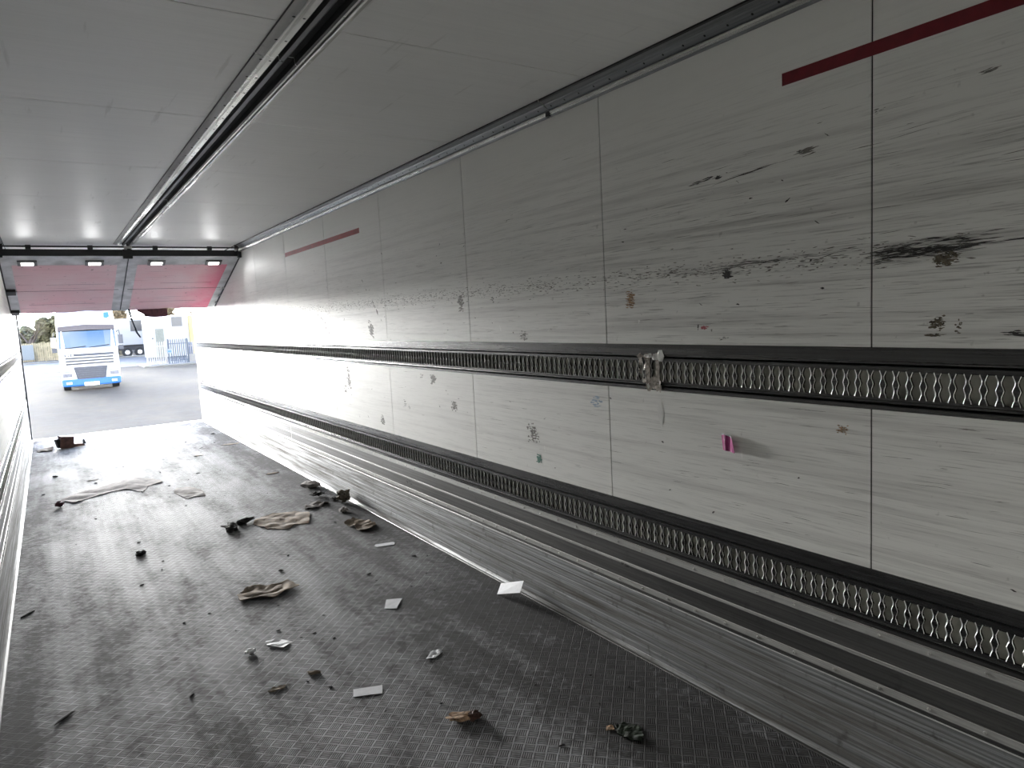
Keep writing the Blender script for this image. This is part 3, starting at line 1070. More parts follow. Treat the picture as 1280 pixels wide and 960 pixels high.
# ------------------------------------------------------------------ debris on the floor
def flake(name, pts, mat, label, cat, th=0.003, curl=0.01, seed=0, z=0.004, sub=3, group=None, edgeup=0.0):
    """a flat torn piece lying on the floor: outline in floor coordinates, gently buckled"""
    cx = sum(p[0] for p in pts) / len(pts)
    cy = sum(p[1] for p in pts) / len(pts)
    bm = bmesh.new()
    vs = [bm.verts.new((p[0] - cx, p[1] - cy, 0)) for p in pts]
    bm.faces.new(vs)
    bmesh.ops.triangulate(bm, faces=bm.faces[:])
    for _ in range(sub):
        bmesh.ops.subdivide_edges(bm, edges=bm.edges[:], cuts=1, use_grid_fill=True)
    rad = max(math.hypot(p[0] - cx, p[1] - cy) for p in pts)
    for v in bm.verts:
        q = Vector((v.co.x, v.co.y, seed * 3.1))
        r = math.hypot(v.co.x, v.co.y) / rad
        v.co.z = z + 0.55 * curl * abs(noise.noise(q * 6 / max(rad, 0.03) * 0.35) * 1.5 + 0.15) + edgeup * r * r
        if v.is_boundary:
            j = rad * 0.035
            v.co.x += j * noise.noise(q * 60)
            v.co.y += j * noise.noise(q * 60 + Vector((5, 5, 5)))
    zm = min(v.co.z for v in bm.verts)
    for v in bm.verts:
        v.co.z -= zm - 0.0025
    me = bpy.data.meshes.new(name)
    bm.to_mesh(me)
    bm.free()
    me.materials.append(mat)
    o = bpy.data.objects.new(name, me)
    COL.objects.link(o)
    o.location = (cx, cy, 0)
    sm = o.modifiers.new('thickness', 'SOLIDIFY')
    sm.thickness = th
    sm.offset = 1
    return tag(o, label, cat, group)


# white card leaning on the skirting
q = [Vector((1.155, 3.310, .030)), Vector((1.200, 3.140, .085)), Vector((1.135, 3.085, .050)), Vector((1.085, 3.245, .004))]
b = MB()
nrm = (q[1] - q[0]).cross(q[3] - q[0]).normalized() * 0.0012
b.mesh(q + [p - nrm for p in q], [(0, 1, 2, 3), (7, 6, 5, 4), (0, 4, 5, 1), (1, 5, 6, 2), (2, 6, 7, 3), (3, 7, 4, 0)], M['paper'])
tag(b.build('card'), 'blank white card propped against the foot of the ribbed skirting', 'card')
flake('label_strip', [(0.061, 2.800), (0.176, 2.752), (0.150, 2.691), (0.040, 2.742)], M['paper'], 'long white label strip lying on the dark tread plate, nearest of the white scraps', 'label', 0.001, 0.002, 1, sub=1)
flake('paper_scrap', [(0.566, 3.602), (0.643, 3.560), (0.562, 3.451), (0.508, 3.495)], M['paper'], 'square pale paper scrap flat on the floor with a dark streak behind it', 'paper', 0.001, 0.004, 2, sub=2)
flake('paper_scrap', [(-0.124, 3.520), (-0.060, 3.505), (-0.016, 3.430), (-0.070, 3.385), (-0.128, 3.460)], M['paper'], 'grey-white creased paper scrap beside a small curled chip', 'paper', 0.001, 0.014, 3, sub=2)
on_floor('curled_chip', -0.215, 3.445, (0.024, 0.018, 0.010), M['paper'], 4, 'small white curled chip beside the creased paper scrap', 'chip', 0.5)
flake('plastic_strip', [(0.903, 4.558), (1.016, 4.522), (1.024, 4.500), (1.003, 4.462), (0.887, 4.500), (0.880, 4.53)], M['paper'], 'narrow rounded white plastic strip near the foot of the right wall', 'strip', 0.003, 0.002, 5, sub=1)
flake('paper_scrap', [(0.430, 2.835), (0.475, 2.880), (0.530, 2.880), (0.522, 2.850), (0.470, 2.820)], M['paper'], 'tiny folded white paper scrap on dark plate right of the label strip', 'paper', 0.002, 0.012, 6, sub=2)
# cardboard
flake('cardboard_piece', [(-0.93, 7.92), (-0.78, 8.16), (-0.60, 8.26), (-0.42, 8.42), (-0.26, 8.52), (-0.16, 8.38), (-0.02, 8.12), (-0.02, 8.03), (-0.16, 7.95), (-0.24, 7.68), (-0.36, 7.95), (-0.5, 7.95), (-0.68, 7.82), (-0.82, 7.70)],
      M['cardgrey'], 'longest flattened grey cardboard piece in the middle of the floor', 'cardboard', 0.006, 0.03, 7)
flake('cardboard_piece', [(0.00, 7.42), (0.05, 7.60), (0.17, 7.56), (0.24, 7.30), (0.22, 7.04), (0.12, 7.08), (0.06, 7.02), (0.03, 7.20)], M['cardgrey'], 'small flat grey cardboard piece beside the longest one', 'cardboard', 0.006, 0.025, 8)
flake('cardboard_piece', [(0.34, 5.70), (0.40, 5.85), (0.55, 5.92), (0.72, 5.85), (0.80, 5.70), (0.70, 5.42), (0.60, 5.46), (0.52, 5.38), (0.40, 5.50)], M['card'], 'light brown flattened cardboard with a blackened torn end', 'cardboard', 0.006, 0.03, 9)
on_floor('tar_clump', 0.16, 5.66, (0.045, 0.07, 0.022), M['dirt'], 3.3, 'black tarry clump at the tip of the brown cardboard', 'clump', 0.9)
on_floor('tar_clump', 0.29, 5.80, (0.075, 0.028, 0.018), M['dirt'], 5.3, 'long black tarry smear joined to the brown cardboard', 'clump', 0.9, rz=0.4)
flake('cardboard_piece', [(-0.10, 4.24), (0.00, 4.33), (0.10, 4.27), (0.20, 4.26), (0.235, 4.14), (0.14, 4.10), (0.05, 4.06), (-0.03, 4.12), (-0.11, 4.13)], M['card'], 'narrow curled brown cardboard strip lying alone left of the paper square', 'cardboard', 0.005, 0.028, 10, edgeup=0.012)
flake('cardboard_piece', [(0.90, 5.18), (1.00, 5.24), (1.085, 5.12), (1.085, 4.98), (1.00, 4.90), (0.93, 4.92), (0.93, 5.05)], M['card'], 'crumpled two-tone cardboard piece near the skirting', 'cardboard', 0.005, 0.05, 11, edgeup=0.02)
flake('cardboard_piece', [(0.80, 5.86), (0.84, 5.95), (0.95, 6.02), (1.04, 5.92), (0.95, 5.85), (0.87, 5.80)], M['cardgrey'], 'thin pale curled cardboard sliver behind the crumpled piece', 'cardboard', 0.005, 0.035, 12)
flake('cardboard_piece', [(-1.14, 11.75), (-1.0, 11.85), (-0.945, 11.70), (-0.97, 11.45), (-1.14, 11.50)], M['card'], 'flattened cardboard strip next to the brown block by the rear sill', 'cardboard', 0.01, 0.05, 13)
for k, (x, y, w, lab) in enumerate(((0.98, 7.55, .07, 'thin tan cardboard fleck farthest up the dirty strip by the right skirting'),
                                    (1.05, 9.9, .12, 'long tan cardboard fleck near the rear end of the right skirting'),
                                    (0.55, 9.35, .06, 'small grey fleck alone on the pale floor behind the small flat cardboard'),
                                    (-0.62, 8.75, .06, 'small dark fleck just behind the longest grey cardboard'),
                                    (-0.20, 3.02, .04, 'small brown fleck on the tread plate left of the white label strip'))):
    flake('cardboard_fleck', [(x - w, y), (x - w * .3, y + w * .5), (x + w, y + w * .2), (x + w * .6, y - w * .4), (x - w * .5, y - w * .35)], M['card'] if k != 3 else M['cardgrey'], lab, 'cardboard', 0.003, 0.015, 20 + k, sub=2)
# brown folded carton by the sill
e_ = empty('crushed_carton', (-0.80, 11.62, 0), 'dark brown crushed carton standing at the rear sill', 'carton', (0, 0, 0.25))
b = MB()
rot = Matrix.Rotation(0.12, 3, 'Y')
b.box((-0.08, -0.10, 0.005), (0.075, 0.07, 0.165), M['brown'], rot)
b.build('box_body', e_)
b = MB()
b.mesh([(0.06, -0.09, 0.004), (0.22, -0.11, 0.01), (0.23, 0.03, 0.02), (0.07, 0.06, 0.004), (0.07, -0.09, 0.05), (0.19, -0.09, 0.035), (0.20, 0.02, 0.04), (0.07, 0.05, 0.05)],
       [(0, 3, 2, 1), (4, 5, 6, 7), (0, 1, 5, 4), (1, 2, 6, 5), (2, 3, 7, 6), (3, 0, 4, 7)], M['brown'])
b.mesh([(0.18, -0.1, 0.03), (0.24, -0.06, 0.03), (0.22, -0.04, 0.10), (0.19, -0.08, 0.09)], [(0, 1, 2, 3)], M['dirt'])
b.build('flap', e_)
b = MB()
b.box((-0.115, -0.05, 0.02), (-0.07, 0.05, 0.14), M['dirt'], Matrix.Rotation(-0.2, 3, 'Y'))
b.build('side_flap', e_)
# lumps along the foot of the right wall
on_floor('dirt_clod', 1.09, 6.60, (0.075, 0.10, 0.030), M['cardgrey'], 7.1, 'pale grey pebble-shaped clod against the skirting', 'clod', 0.35)
on_floor('dirt_clod', 1.03, 6.22, (0.05, 0.05, 0.018), M['dirt'], 2.1, 'black clod in front of the pale clod', 'clod', 0.7)
on_floor('wood_knot', 1.135, 5.83, (0.055, 0.055, 0.045), M['gluedark'], 4.4, 'dark brown twisted knot standing on the skirting edge', 'debris', 0.7)
on_floor('dirt_clod', 1.035, 5.55, (0.040, 0.045, 0.018), M['cardgrey'], 6.1, 'small grey clod below the twisted knot', 'clod', 0.4)
on_floor('dirt_clod', 1.11, 5.98, (0.03, 0.04, 0.012), M['dirt'], 8.1, 'flat black clod left of the twisted knot', 'clod', 0.6)
# leaf and crushed green scrap in the foreground
e_ = empty('withered_leaf', (0.335, 2.305, 0), 'withered brown and cream leaf in the foreground', 'leaf', (0, 0, -0.6))
o, zm = lump('leaf_blade', (-0.02, 0, 0.012), (0.055, 0.028, 0.009), M['leaf'] if 'leaf' in M else M['glue'], 2.7, 0.6, 3, e_)
o, zm = lump('leaf_fold', (0.035, 0.004, 0.014), (0.026, 0.026, 0.014), M['brown'], 5.7, 0.6, 3, e_)
M['greenrag'] = plain('dark_green_rag', (0.012, 0.022, 0.010), 0.8, 0, 0.5, 40)
flake('green_scrap', [(0.735, 1.865), (0.765, 1.905), (0.80, 1.90), (0.835, 1.85), (0.80, 1.79), (0.77, 1.775), (0.745, 1.81)], M['greenrag'], 'dark green crushed scrap in the foreground right of the leaf', 'scrap', 0.004, 0.014, 15)
flake('straw_bit', [(0.715, 1.905), (0.735, 1.925), (0.755, 1.91), (0.745, 1.89)], M['glue'], 'tiny straw-coloured bit beside the green scrap', 'scrap', 0.002, 0.01, 16, sub=2)
on_floor('splinter', -1.135, 4.79, (0.055, 0.007, 0.004), M['dirt'], 1.2, 'black curved splinter near the left skirting', 'splinter', 0.3, rz=0.9)
on_floor('splinter', -0.98, 3.36, (0.050, 0.006, 0.004), M['dirt'], 2.2, 'black splinter nearest the camera on the left of the floor', 'splinter', 0.3, rz=0.8)
on_floor('dirt_clod', -0.48, 5.52, (0.032, 0.036, 0.016), M['dirt'], 9.4, 'black clod alone on the pale floor below the long cardboard', 'clod', 0.6)
on_floor('red_crumb', -0.935, 7.64, (0.035, 0.04, 0.025), M['redbit2'] if 'redbit2' in M else M['brownred'], 3.9, 'dark red crumb left of the long cardboard', 'crumb', 0.4)
on_floor('leaf_crumb', -0.03, 3.05, (0.030, 0.012, 0.006), M['card'], 3.2, 'small brown curled crumb left of the label strip', 'crumb', 0.5, rz=-0.5)

# black crumbs strewn over the floor: nothing tells them apart
random.seed(21)
src = None
spots = [(-0.46, 5.86), (0.22, 4.49), (-0.52, 3.20), (-0.42, 4.05), (0.93, 2.25), (-0.95, 9.3), (-0.6, 8.55), (0.51, 9.3), (0.64, 4.05), (0.9, 10.2), (1.05, 11.1), (0.6, 10.6)]
for _ in range(90):
    y = 1.7 + 9.5 * random.random() ** 1.5
    x = random.choice((random.uniform(-1.1, 1.1), random.gauss(0.85, 0.2), random.uniform(-0.6, 0.8)))
    if abs(x) < 1.13:
        spots.append((x, y))
protos = []
for k in range(3):
    o, zm = lump('dirt_crumb', (0, 0, 0), (0.010 + 0.003 * k, 0.007, 0.0045), M['dirt'], 11 + k, 0.7, 1)
    protos.append((o, zm))
for i, (x, y) in enumerate(spots):
    p, zm = protos[i % 3]
    o = p if i < 3 else p.copy()
    if i >= 3:
        COL.objects.link(o)
    s = random.uniform(0.5, 1.2) * (1.0 + 0.10 * y) * (1.1 if i < 12 else 0.55)
    o.scale = (s * random.uniform(.8, 1.8), s, s * 0.8)
    o.rotation_euler.z = random.uniform(0, 3)
    o.location = (x, y, -zm * s * 0.8 - 0.0004)
    tag(o, 'small black dirt crumb on the tread plate floor', 'crumb', 'loose dirt crumbs')

# ------------------------------------------------------------------ the yard outside
b = MB()
b.box((-120, YR + 0.3, GZ - 0.3), (140, 200, GZ), M['ground'])
b.box((-120, -60, GZ - 0.3), (140, YR + 0.3, GZ - 0.001), M['ground'])
struct(b.build('yard_ground'))
M['asphalt'] = plain('blue_grey_asphalt', (0.045, 0.045, 0.048), 0.9, 0, 0.15, 1.0)
M['kerb'] = plain('pale_kerb_concrete', (0.10, 0.095, 0.08), 0.9, 0, 0.15, 1.0)
b = MB()
b.box((-60, 62, GZ), (80, 84, GZ + 0.012), M['asphalt'])
struct(b.build('road_surface'))
b = MB()
b.box((-60, 84, GZ), (80, 86, GZ + 0.12), M['kerb'])
struct(b.build('kerb'))
b = MB()
b.box((5.0, 58.2, GZ), (30, 64, GZ + 0.10), M['kerb'])
struct(b.build('pavement'))

# ---- truck
TX, TY = 0.80, 39.6
M['tw'] = plain('white_cab_paint', (0.30, 0.30, 0.30), 0.3, 0, 0.03)
M['tblue'] = plain('blue_bumper_paint', (0.012, 0.075, 0.24), 0.35, 0, 0.05)
M['tgrille'] = plain('dark_grey_grille', (0.016, 0.018, 0.025), 0.5)
M['tslat'] = plain('grey_grille_bar', (0.022, 0.024, 0.032), 0.5)
M['tvisor'] = plain('tinted_sun_visor', (0.02, 0.014, 0.018), 0.5)
M['tglass'] = glassy('windscreen_glass', (0.006, 0.010, 0.014), 0.04)
M['tyre'] = plain('tyre_rubber', (0.006, 0.006, 0.006), 0.9)
M['lamp'] = plain('headlamp_glass', (0.10, 0.10, 0.11), 0.15)
tr = empty('truck', (TX, TY, GZ), 'white lorry cab with blue bumper facing the opening in the yard', 'truck', (0, 0, R(-1.0)))


def loft(rings, mat, b):
    n = len(rings[0])
    vs = [p for r_ in rings for p in r_]
    fs = []
    for i in range(len(rings) - 1):
        for k in range(n):
            fs.append((i * n + k, i * n + (k + 1) % n, (i + 1) * n + (k + 1) % n, (i + 1) * n + k))
    fs.append(tuple(range(n - 1, -1, -1)))
    fs.append(tuple((len(rings) - 1) * n + k for k in range(n)))
    b.mesh(vs, fs, mat)


def cab_ring(h, hw, yf, yb=2.2, r=0.18):
    pts = []
    for (sx_, sy_) in ((1, -1), (-1, -1)):
        for t in (0, 30, 60, 90):
            a = R(t)
            if sx_ > 0:
                x = hw - r + r * math.cos(a)
                y = yf + r - r * math.sin(a)
            else:
                x = -(hw - r + r * math.sin(a))
                y = yf + r - r * math.cos(a)
            pts.append((x, y, h))
    pts += [(-hw, yb, h), (hw, yb, h)]
    return pts


b = MB()
loft([cab_ring(h, hw, yf) for h, hw, yf in ((0.45, 1.22, 0.02), (0.9, 1.25, 0.0), (1.9, 1.25, 0.03), (2.1, 1.25, 0.06), (3.05, 1.24, 0.24), (3.35, 1.24, 0.34), (3.8, 1.20, 0.52), (3.98, 1.10, 0.8))], M['tw'], b)
b.build('cab', tr, smooth=False)
b = MB()                                   # windscreen
for (h0, y0, w0), (h1, y1, w1) in (((2.06, 0.045, 1.20), (2.95, 0.205, 1.17)),):
    b.mesh([(-w0, y0 + 0.03, h0), (-w0 * .6, y0 - .015, h0), (0, y0 - 0.03, h0), (w0 * .6, y0 - .015, h0), (w0, y0 + 0.03, h0), (w1, y1 + 0.03, h1), (w1 * .6, y1 - .015, h1), (0, y1 - 0.03, h1), (-w1 * .6, y1 - .015, h1), (-w1, y1 + 0.03, h1)],
           [(0, 1, 8, 9), (1, 2, 7, 8), (2, 3, 6, 7), (3, 4, 5, 6)], M['tglass'])
ws = b.build('windscreen', tr)
b = MB()
b.tube([(-1.0, -0.02, 2.08), (-0.1, -0.03, 2.15)], 0.012, M['black'])
b.tube([(0.0, -0.03, 2.08), (0.9, -0.01, 2.17)], 0.012, M['black'])
b.build('wiper', ws)
b = MB()
b.mesh([(-1.19, 0.16, 2.90), (0, 0.02, 2.93), (1.19, 0.16, 2.90), (1.17, 0.16, 3.12), (0, 0.03, 3.18), (-1.17, 0.16, 3.12), (-1.17, 0.3, 3.12), (0, 0.3, 3.2), (1.17, 0.3, 3.12)],
       [(0, 1, 4, 5), (1, 2, 3, 4), (5, 4, 7, 6), (4, 3, 8, 7)], M['tvisor'])
b.build('sun_visor', tr)
b = MB()                                   # upper grille
b.box((-1.06, -0.02, 1.22), (1.06, 0.03, 1.80), M['tw'])
b.box((-1.03, -0.03, 1.68), (1.03, 0.0, 1.79), M['tgrille'])
for h in (1.55, 1.41, 1.27):
    b.box((-1.0, -0.03, h), (1.0, 0.0, h + 0.075), M['black'])
ug = b.build('upper_grille', tr)
b = MB()
for i, w in enumerate((0.10, 0.08, 0.09)):
    b.box((-0.98 + 0.12 * i, -0.04, 1.705), (-0.98 + 0.12 * i + w, -0.03, 1.765), M['tw'])
b.box((-0.99, -0.035, 1.70), (-0.64, -0.0305, 1.77), M['tgrille'])
b.build('maker_plate', ug)
b = MB()                                   # lower grille
b.mesh([(-0.70, -0.02, 1.14), (0.70, -0.02, 1.14), (0.56, -0.02, 0.48), (0.40, -0.02, 0.43), (-0.40, -0.02, 0.43), (-0.56, -0.02, 0.48), (-0.74, 0.05, 1.18), (0.74, 0.05, 1.18), (0.6, 0.05, 0.43), (-0.6, 0.05, 0.43)],
       [(0, 5, 4, 3, 2, 1), (0, 1, 7, 6), (1, 2, 8, 7), (5, 0, 6, 9)], M['tgrille'])
for i in range(6):
    h = 1.06 - i * 0.10
    w = 0.64 - i * 0.022
    b.box((-w, -0.045, h - 0.012), (w, -0.02, h + 0.016), M['tslat'])
b.build('lower_grille', tr)
b = MB()                                   # bumper
loft([cab_ring(h, hw, yf, 0.9) for h, hw, yf in ((0.24, 1.20, -0.01), (0.30, 1.25, -0.04), (0.55, 1.26, -0.05), (0.58, 1.24, -0.02))], M['tblue'], b)
bp = b.build('bumper', tr)
b = MB()
b.box((-0.33, -0.075, 0.24), (0.29, -0.05, 0.40), M['white'])
b.build('number_plate', bp)
for s in (-1, 1):
    b = MB()
    b.box((s * 0.95 - 0.11, -0.065, 0.36), (s * 0.95 + 0.11, -0.045, 0.45), M['white'])
    b.build('fog_lamp', bp)
    b = MB()
    xa, xb = sorted((s * 0.80, s * 1.17))
    b.box((xa, -0.025, 0.70), (xb, 0.03, 0.86), M['lamp'])
    b.box((xa, -0.022, 0.93), (xb, 0.03, 0.96), M['tslat'])
    b.build('headlamp', tr)
    b = MB()
    b.tube([(s * 1.22, 0.25, 2.75), (s * 1.36, 0.10, 2.85), (s * 1.40, 0.08, 2.5)], 0.02, M['black'])
    xa, xb = sorted((s * 1.30, s * 1.50))
    b.box((xa, 0.0, 2.18), (xb, 0.14, 2.62), M['white'] if s < 0 else M['tslat'])
    xa, xb = sorted((s * 1.29, s * 1.49))
    b.box((xa, 0.0, 1.90), (xb, 0.12, 2.12), M['tgrille'])
    b.build('mirror', tr)
    b = MB()
    cx = s * 1.04
    b.tube([(cx - 0.15, 1.25, 0.5), (cx + 0.15, 1.25, 0.5)], 0.5, M['tyre'], 20)
    b.tube([(cx - 0.155, 1.25, 0.5), (cx + 0.155, 1.25, 0.5)], 0.27, M['tslat'], 16)
    b.build('wheel', tr)
    b = MB()
    b.tube([(cx - 0.17, 0.55, 0.46), (cx + 0.17, 0.55, 0.46)], 0.02, M['tyre'], 8)
b = MB()
b.mesh([(0.80, 0.44, 3.74), (1.00, 0.44, 3.76), (1.02, 0.375, 3.54), (0.90, 0.35, 3.46), (0.78, 0.36, 3.50)], [(0, 4, 3, 2, 1)], M['tblue'])
b.build('roof_emblem', tr)
b = MB()
b.box((-1.1, 2.2, 0.55), (1.1, 7.5, 0.85), M['tgrille'])
b.box((-1.2, 5.2, 0.3), (-0.8, 6.2, 1.0), M['tyre'])
b.box((0.8, 5.2, 0.3), (1.2, 6.2, 1.0), M['tyre'])
b.build('chassis', tr)
for s in (-1, 1):
    for yy in (5.7,):
        b = MB()
        b.tube([(s * 0.95 - 0.2, yy, 0.5), (s * 0.95 + 0.2, yy, 0.5)], 0.5, M['tyre'], 18)
        b.build('wheel', tr)

# ---- box trailer, cabins, fences beyond
M['panelw'] = plain('white_box_body', (0.15, 0.152, 0.155), 0.5, 0, 0.05, 0.8)
M['under'] = plain('dark_underframe', (0.010, 0.010, 0.014), 0.8)
M['glassd'] = plain('dark_window', (0.012, 0.012, 0.014), 0.3)
M['yellow'] = plain('yellow_post_paint', (0.35, 0.27, 0.10), 0.6)
M['bluef'] = plain('blue_grey_fence_paint', (0.018, 0.028, 0.042), 0.6)
M['whitef'] = plain('white_fence_paint', (0.17, 0.16, 0.145), 0.6)
M['wood'] = plain('weathered_fence_timber', (0.17, 0.145, 0.09), 0.8, 0, 0.25, 2)
M['pale'] = plain('pale_blue_sheet', (0.10, 0.115, 0.125), 0.6, 0, 0.05)
M['door'] = plain('grey_cabin_door', (0.07, 0.075, 0.062), 0.6)
M['navy'] = plain('navy_bin_plastic', (0.010, 0.030, 0.075), 0.6)

e_ = empty('box_trailer', (3.0, 86, GZ), 'white box trailer body parked behind the lorry on dark wheels', 'trailer')
b = MB()
b.box((0, 0, 1.30), (5.35, 2.5, 4.15), M['panelw'])
b.build('body', e_)
b = MB()
b.box((0.1, 0.3, 0.75), (5.3, 2.2, 1.3), M['under'])
b.box((0.2, 0.6, 0.30), (1.0, 2.0, 0.8), M['under'])
b.build('underframe', e_)
for x in (0.9, 2.1, 3.35, 4.55):
    b = MB()
    b.tube([(x, 0.1, 0.5), (x, 0.45, 0.5)], 0.5, M['tyre'], 18)
    b.tube([(x, 0.08, 0.5), (x, 0.47, 0.5)], 0.22, M['white'], 12)
    b.build('wheel', e_)
b = MB()
b.box((3.85, -0.03, 2.75), (5.15, 0.02, 3.90), M['glassd'])
b.build('window', e_)

e_ = empty('site_cabin', (7.15, 75, GZ), 'white portable site cabin behind the fences with one dark window', 'cabin')
b = MB()
b.box((0, 0, 0.12), (3.75, 3.0, 4.02), M['panelw'])
b.box((-0.05, -0.05, 3.98), (3.8, 3.05, 4.10), M['white'])
b.build('body', e_)
b = MB()
b.box((0.78, -0.03, 0.15), (1.50, 0.01, 2.85), M['door'])
dr = b.build('door', e_)
b = MB()
b.box((2.28, -0.03, 3.02), (3.22, 0.01, 3.92), M['glassd'])
b.build('window', e_)
b = MB()
b.box((0.45, -0.06, 1.9), (0.56, 0.0, 2.0), M['under'])
b.build('lock', e_)
b = MB()
b.box((0.0, 0, 0), (0.55, 0.5, 4.0), M['yellow'])
o = b.build('gate_post', loc=(11.1, 76.0, GZ))
tag(o, 'pale yellow square post at the edge of the wall opening', 'post')
e_ = empty('second_cabin', (11.8, 77, GZ), 'pale cabin partly hidden by the right wall', 'cabin')
b = MB()
b.box((0, 0, 0.1), (6, 3, 4.0), M['panelw'])
b.build('body', e_)


def palisade(x0, x1, Y, h, mat, label, step=0.15, wid=0.07, name='palisade_fence'):
    e_ = empty(name, (x0, Y, GZ), label, 'fence')
    b = MB()
    n = int((x1 - x0) / step)
    for i in range(n + 1):
        x = i * step
        b.mesh([(x, 0, 0.05), (x + wid, 0, 0.05), (x + wid, 0, h - 0.08), (x + wid / 2, 0, h), (x, 0, h - 0.08),
                (x, 0.03, 0.05), (x + wid, 0.03, 0.05), (x + wid, 0.03, h - 0.08), (x + wid / 2, 0.03, h), (x, 0.03, h - 0.08)],
               [(0, 1, 2, 3, 4), (9, 8, 7, 6, 5), (0, 5, 6, 1), (1, 6, 7, 2), (4, 9, 5, 0), (2, 7, 8, 3), (3, 8, 9, 4)], mat)
    b.build('pales', e_)
    for z in (0.3, h - 0.4):
        b = MB()
        b.box((0, 0.03, z), (x1 - x0, 0.08, z + 0.06), mat)
        b.build('rail', e_)
    for x in (0, x1 - x0):
        b = MB()
        b.box((x - 0.05, 0.03, 0), (x + 0.05, 0.13, h), mat)
        b.build('post', e_)
    return e_


palisade(5.45, 6.80, 60, 1.86, M['whitef'], 'white palisade fence in front of the site cabin')
palisade(6.95, 8.30, 59.8, 2.0, M['bluef'], 'blue-grey palisade fence next to the white one')
palisade(8.40, 11.5, 60.2, 1.75, M['whitef'], 'pale palisade fence in front of dark blue bins, cut by the right wall')
b = MB()
b.box((0, 0, 0.7), (0.42, 0.5, 1.65), M['navy'])
b.box((0.55, 0, 0.7), (0.95, 0.5, 1.65), M['navy'])
b.box((0, 0.05, 0.0), (0.95, 0.45, 0.7), M['whitef'])
tag(b.build('bin_cabinet', loc=(8.5, 61.0, GZ)), 'dark blue cabinet behind the pale palisade fence', 'cabinet')
b = MB()
b.box((0, 0, 0.9), (0.35, 0.04, 1.25), M['pale'])
b.box((0.05, -0.01, 1.0), (0.30, 0.0, 1.12), M['tblue'])
b.box((0.15, 0.04, 0.0), (0.20, 0.08, 1.25), M['pale'])
tag(b.build('site_notice', loc=(6.80, 59.6, GZ)), 'small white and blue notice between the white and blue fences', 'sign')

# timber fence on the left, with pale sheet gate
e_ = empty('timber_fence', (-9.0, 91, GZ), 'weathered yellowish timber fence at the far side of the yard', 'fence')
b = MB()
i = 0
x = 0
while x < 16:
    hh = 2.0 + 0.05 * math.sin(i * 1.7)
    b.box((x, 0, 0.05), (x + 0.17, 0.03, hh), M['wood'])
    x += 0.2
    i += 1
b.box((0, 0.03, 0.4), (16, 0.09, 0.5), M['wood'])
b.box((0, 0.03, 1.6), (16, 0.09, 1.7), M['wood'])
b.build('boards', e_)
for x in (0, 2.7, 5.4, 7.95, 9.0, 11.5, 14):
    b = MB()
    b.box((x - 0.06, -0.06, 0), (x + 0.06, 0.0, 2.1), M['wood'])
    b.build('post', e_)
e_ = empty('sheet_gate', (-3.35, 90.4, GZ), 'pale blue ribbed sheet gate leaning before the timber fence', 'gate')
b = MB()
for k in range(9):
    b.box((k * 0.145, 0, 0.25), (k * 0.145 + 0.10, 0.05, 1.85), M['pale'])
b.box((0, 0.03, 0.25), (1.27, 0.06, 1.85), M['pale'])
b.build('leaf', e_)

# ---- trees
M['bark'] = plain('grey_brown_bark', (0.035, 0.026, 0.020), 0.9)
M['twig'] = plain('brown_twigs', (0.07, 0.055, 0.032), 0.9)
M['foliage'] = plain('olive_winter_foliage', (0.085, 0.078, 0.040), 0.9, 0, 0.5, 1.5)
M['foliage2'] = plain('tan_winter_foliage', (0.11, 0.078, 0.036), 0.9, 0, 0.4, 1.5)


def bare_tree(x, y, h, seed, label, reach=1.0):
    rnd = random.Random(seed)
    e_ = empty('bare_tree', (x, y, GZ), label, 'tree')
    t = MB()
    c = MB()

    def grow(p, d, l, r, lev, mb):
        pts = [p]
        rs = [r]
        q = p
        for i in range(4):
            d = (d + Vector((rnd.uniform(-.25, .25), rnd.uniform(-.25, .25), rnd.uniform(-.05, .18)))).normalized()
            q = q + d * l / 4
            pts.append(q)
            rs.append(r * (1 - 0.12 * (i + 1)))
        mb.tube(pts, rs, M['bark'] if lev < 2 else M['twig'], 5 if lev > 1 else 8)
        if lev < 5:
            for k in range(3 if lev else 5):
                i = rnd.randint(2, 4)
                a = rnd.uniform(0, 6.28)
                nd = (d * 0.5 + Vector((math.cos(a), math.sin(a), rnd.uniform(-0.1, 0.7))) * reach).normalized()
                grow(pts[i], nd, l * rnd.uniform(0.6, 0.8), rs[i] * 0.55, lev + 1, c)
    grow(Vector((0, 0, 0)), Vector((0.03, 0, 1)), h * 0.32, h * 0.048, 0, t)
    t.build('trunk', e_)
    c.build('branches', e_)
    return e_


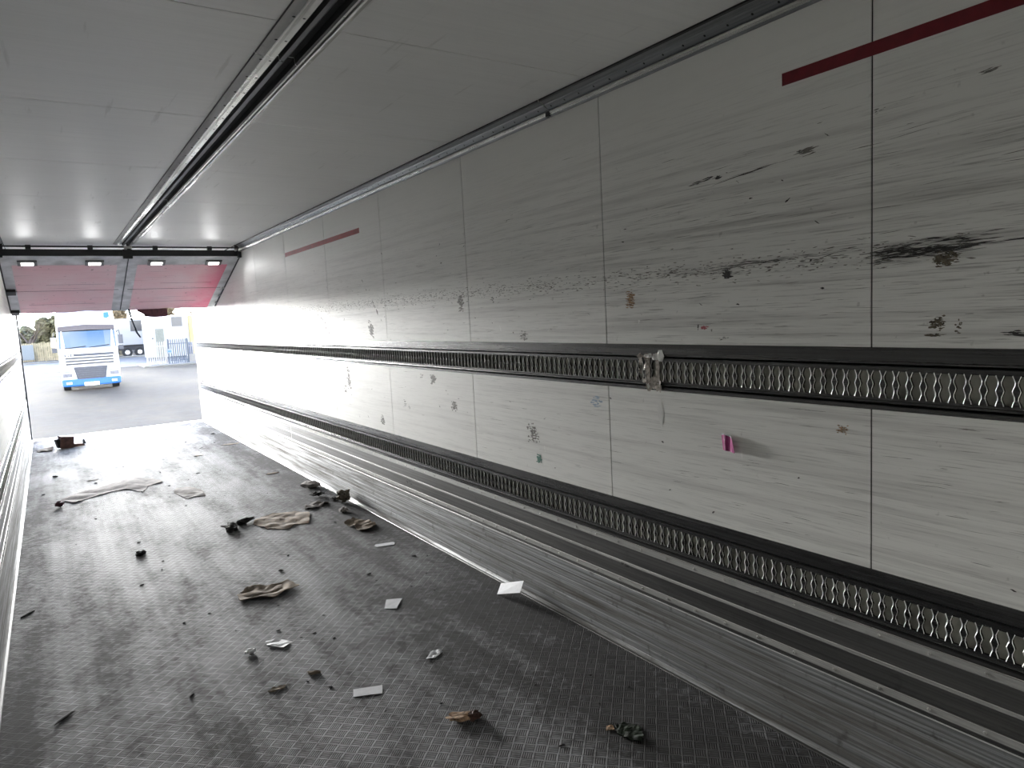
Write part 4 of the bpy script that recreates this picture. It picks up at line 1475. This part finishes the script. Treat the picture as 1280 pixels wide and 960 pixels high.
def bushy(x, y, h, w, seed, mat, label, name='tree'):
    rnd = random.Random(seed)
    e_ = empty(name, (x, y, GZ), label, 'tree')
    t = MB()
    t.tube([(0, 0, 0), (0.1, 0, h * 0.3), (0, 0.1, h * 0.7)], [0.18, 0.14, 0.05], M['bark'], 8)
    t.build('trunk', e_)
    c = MB()
    blobs = [(Vector((rnd.uniform(-w, w) * .5, rnd.uniform(-w, w) * .5, h * rnd.uniform(.15, .85))), rnd.uniform(.3, .55) * w) for _ in range(12)]
    for _ in range(3200):
        ctr, rr = rnd.choice(blobs)
        d = Vector((rnd.gauss(0, 1), rnd.gauss(0, 1), rnd.gauss(0, 1))).normalized()
        p = ctr + d * rr * rnd.random() ** 0.4
        if p.z < 0.1:
            continue
        a = Vector((rnd.gauss(0, 1), rnd.gauss(0, 1), rnd.gauss(0, 1))).normalized() * 0.34
        bb = a.orthogonal().normalized() * 0.20
        c.face([p - a, p - bb, p + a, p + bb], mat)
    c.build('crown', e_)
    return e_


bare_tree(-2.55, 95.5, 7.6, 5, 'bare spreading tree with thick trunk behind the timber fence', 0.9)
for i, (x, y, h, w, mt, lb) in enumerate((
        (-0.2, 104, 5.6, 2.2, 'foliage', 'dense olive tree right of the bare tree beside the lorry'),
        (-5.6, 104, 4.4, 2.0, 'foliage', 'low olive tree left of the bare tree'),
        (-10.6, 104, 5.4, 2.2, 'foliage2', 'tan tree behind the left end of the timber fence'),
        (-3.2, 112, 4.2, 2.2, 'foliage', 'low dark bush directly behind the bare tree trunk'),
        (6.6, 104, 7.0, 2.7, 'foliage2', 'tan brown tree above the box trailer'),
        (12.2, 104, 6.8, 2.6, 'foliage2', 'tan tree above the gap between trailer and cabin'),
        (17.6, 104, 6.8, 2.6, 'foliage2', 'golden tan tree rising over the site cabin roof'),
        (23.2, 104, 7.4, 2.6, 'foliage', 'olive tree over the right end of the cabin'))):
    bushy(x, y, h, w, 40 + i, M[mt], lb)
b = MB()
M['hedge'] = plain('far_hedge_green', (0.06, 0.055, 0.03), 0.9, 0, 0.5, 0.5)
rnd = random.Random(2)
for i in range(5000):
    x = rnd.uniform(-40, 50)
    z = rnd.random() ** 0.7 * (3.4 + 0.9 * math.sin(x * 0.5) + 0.5 * math.sin(x * 1.7))
    p = Vector((x, 125 + rnd.uniform(-1, 1), GZ + z))
    a = Vector((rnd.gauss(0, 1), rnd.gauss(0, 1), rnd.gauss(0, 1))).normalized() * 0.9
    bb = a.orthogonal().normalized() * 0.5
    b.face([p - a, p - bb, p + a, p + bb], M['hedge'])
o = b.build('far_hedge')
o['kind'] = 'stuff'
tag(o, 'long distant hedge line behind the trees at the end of the yard', 'hedge')
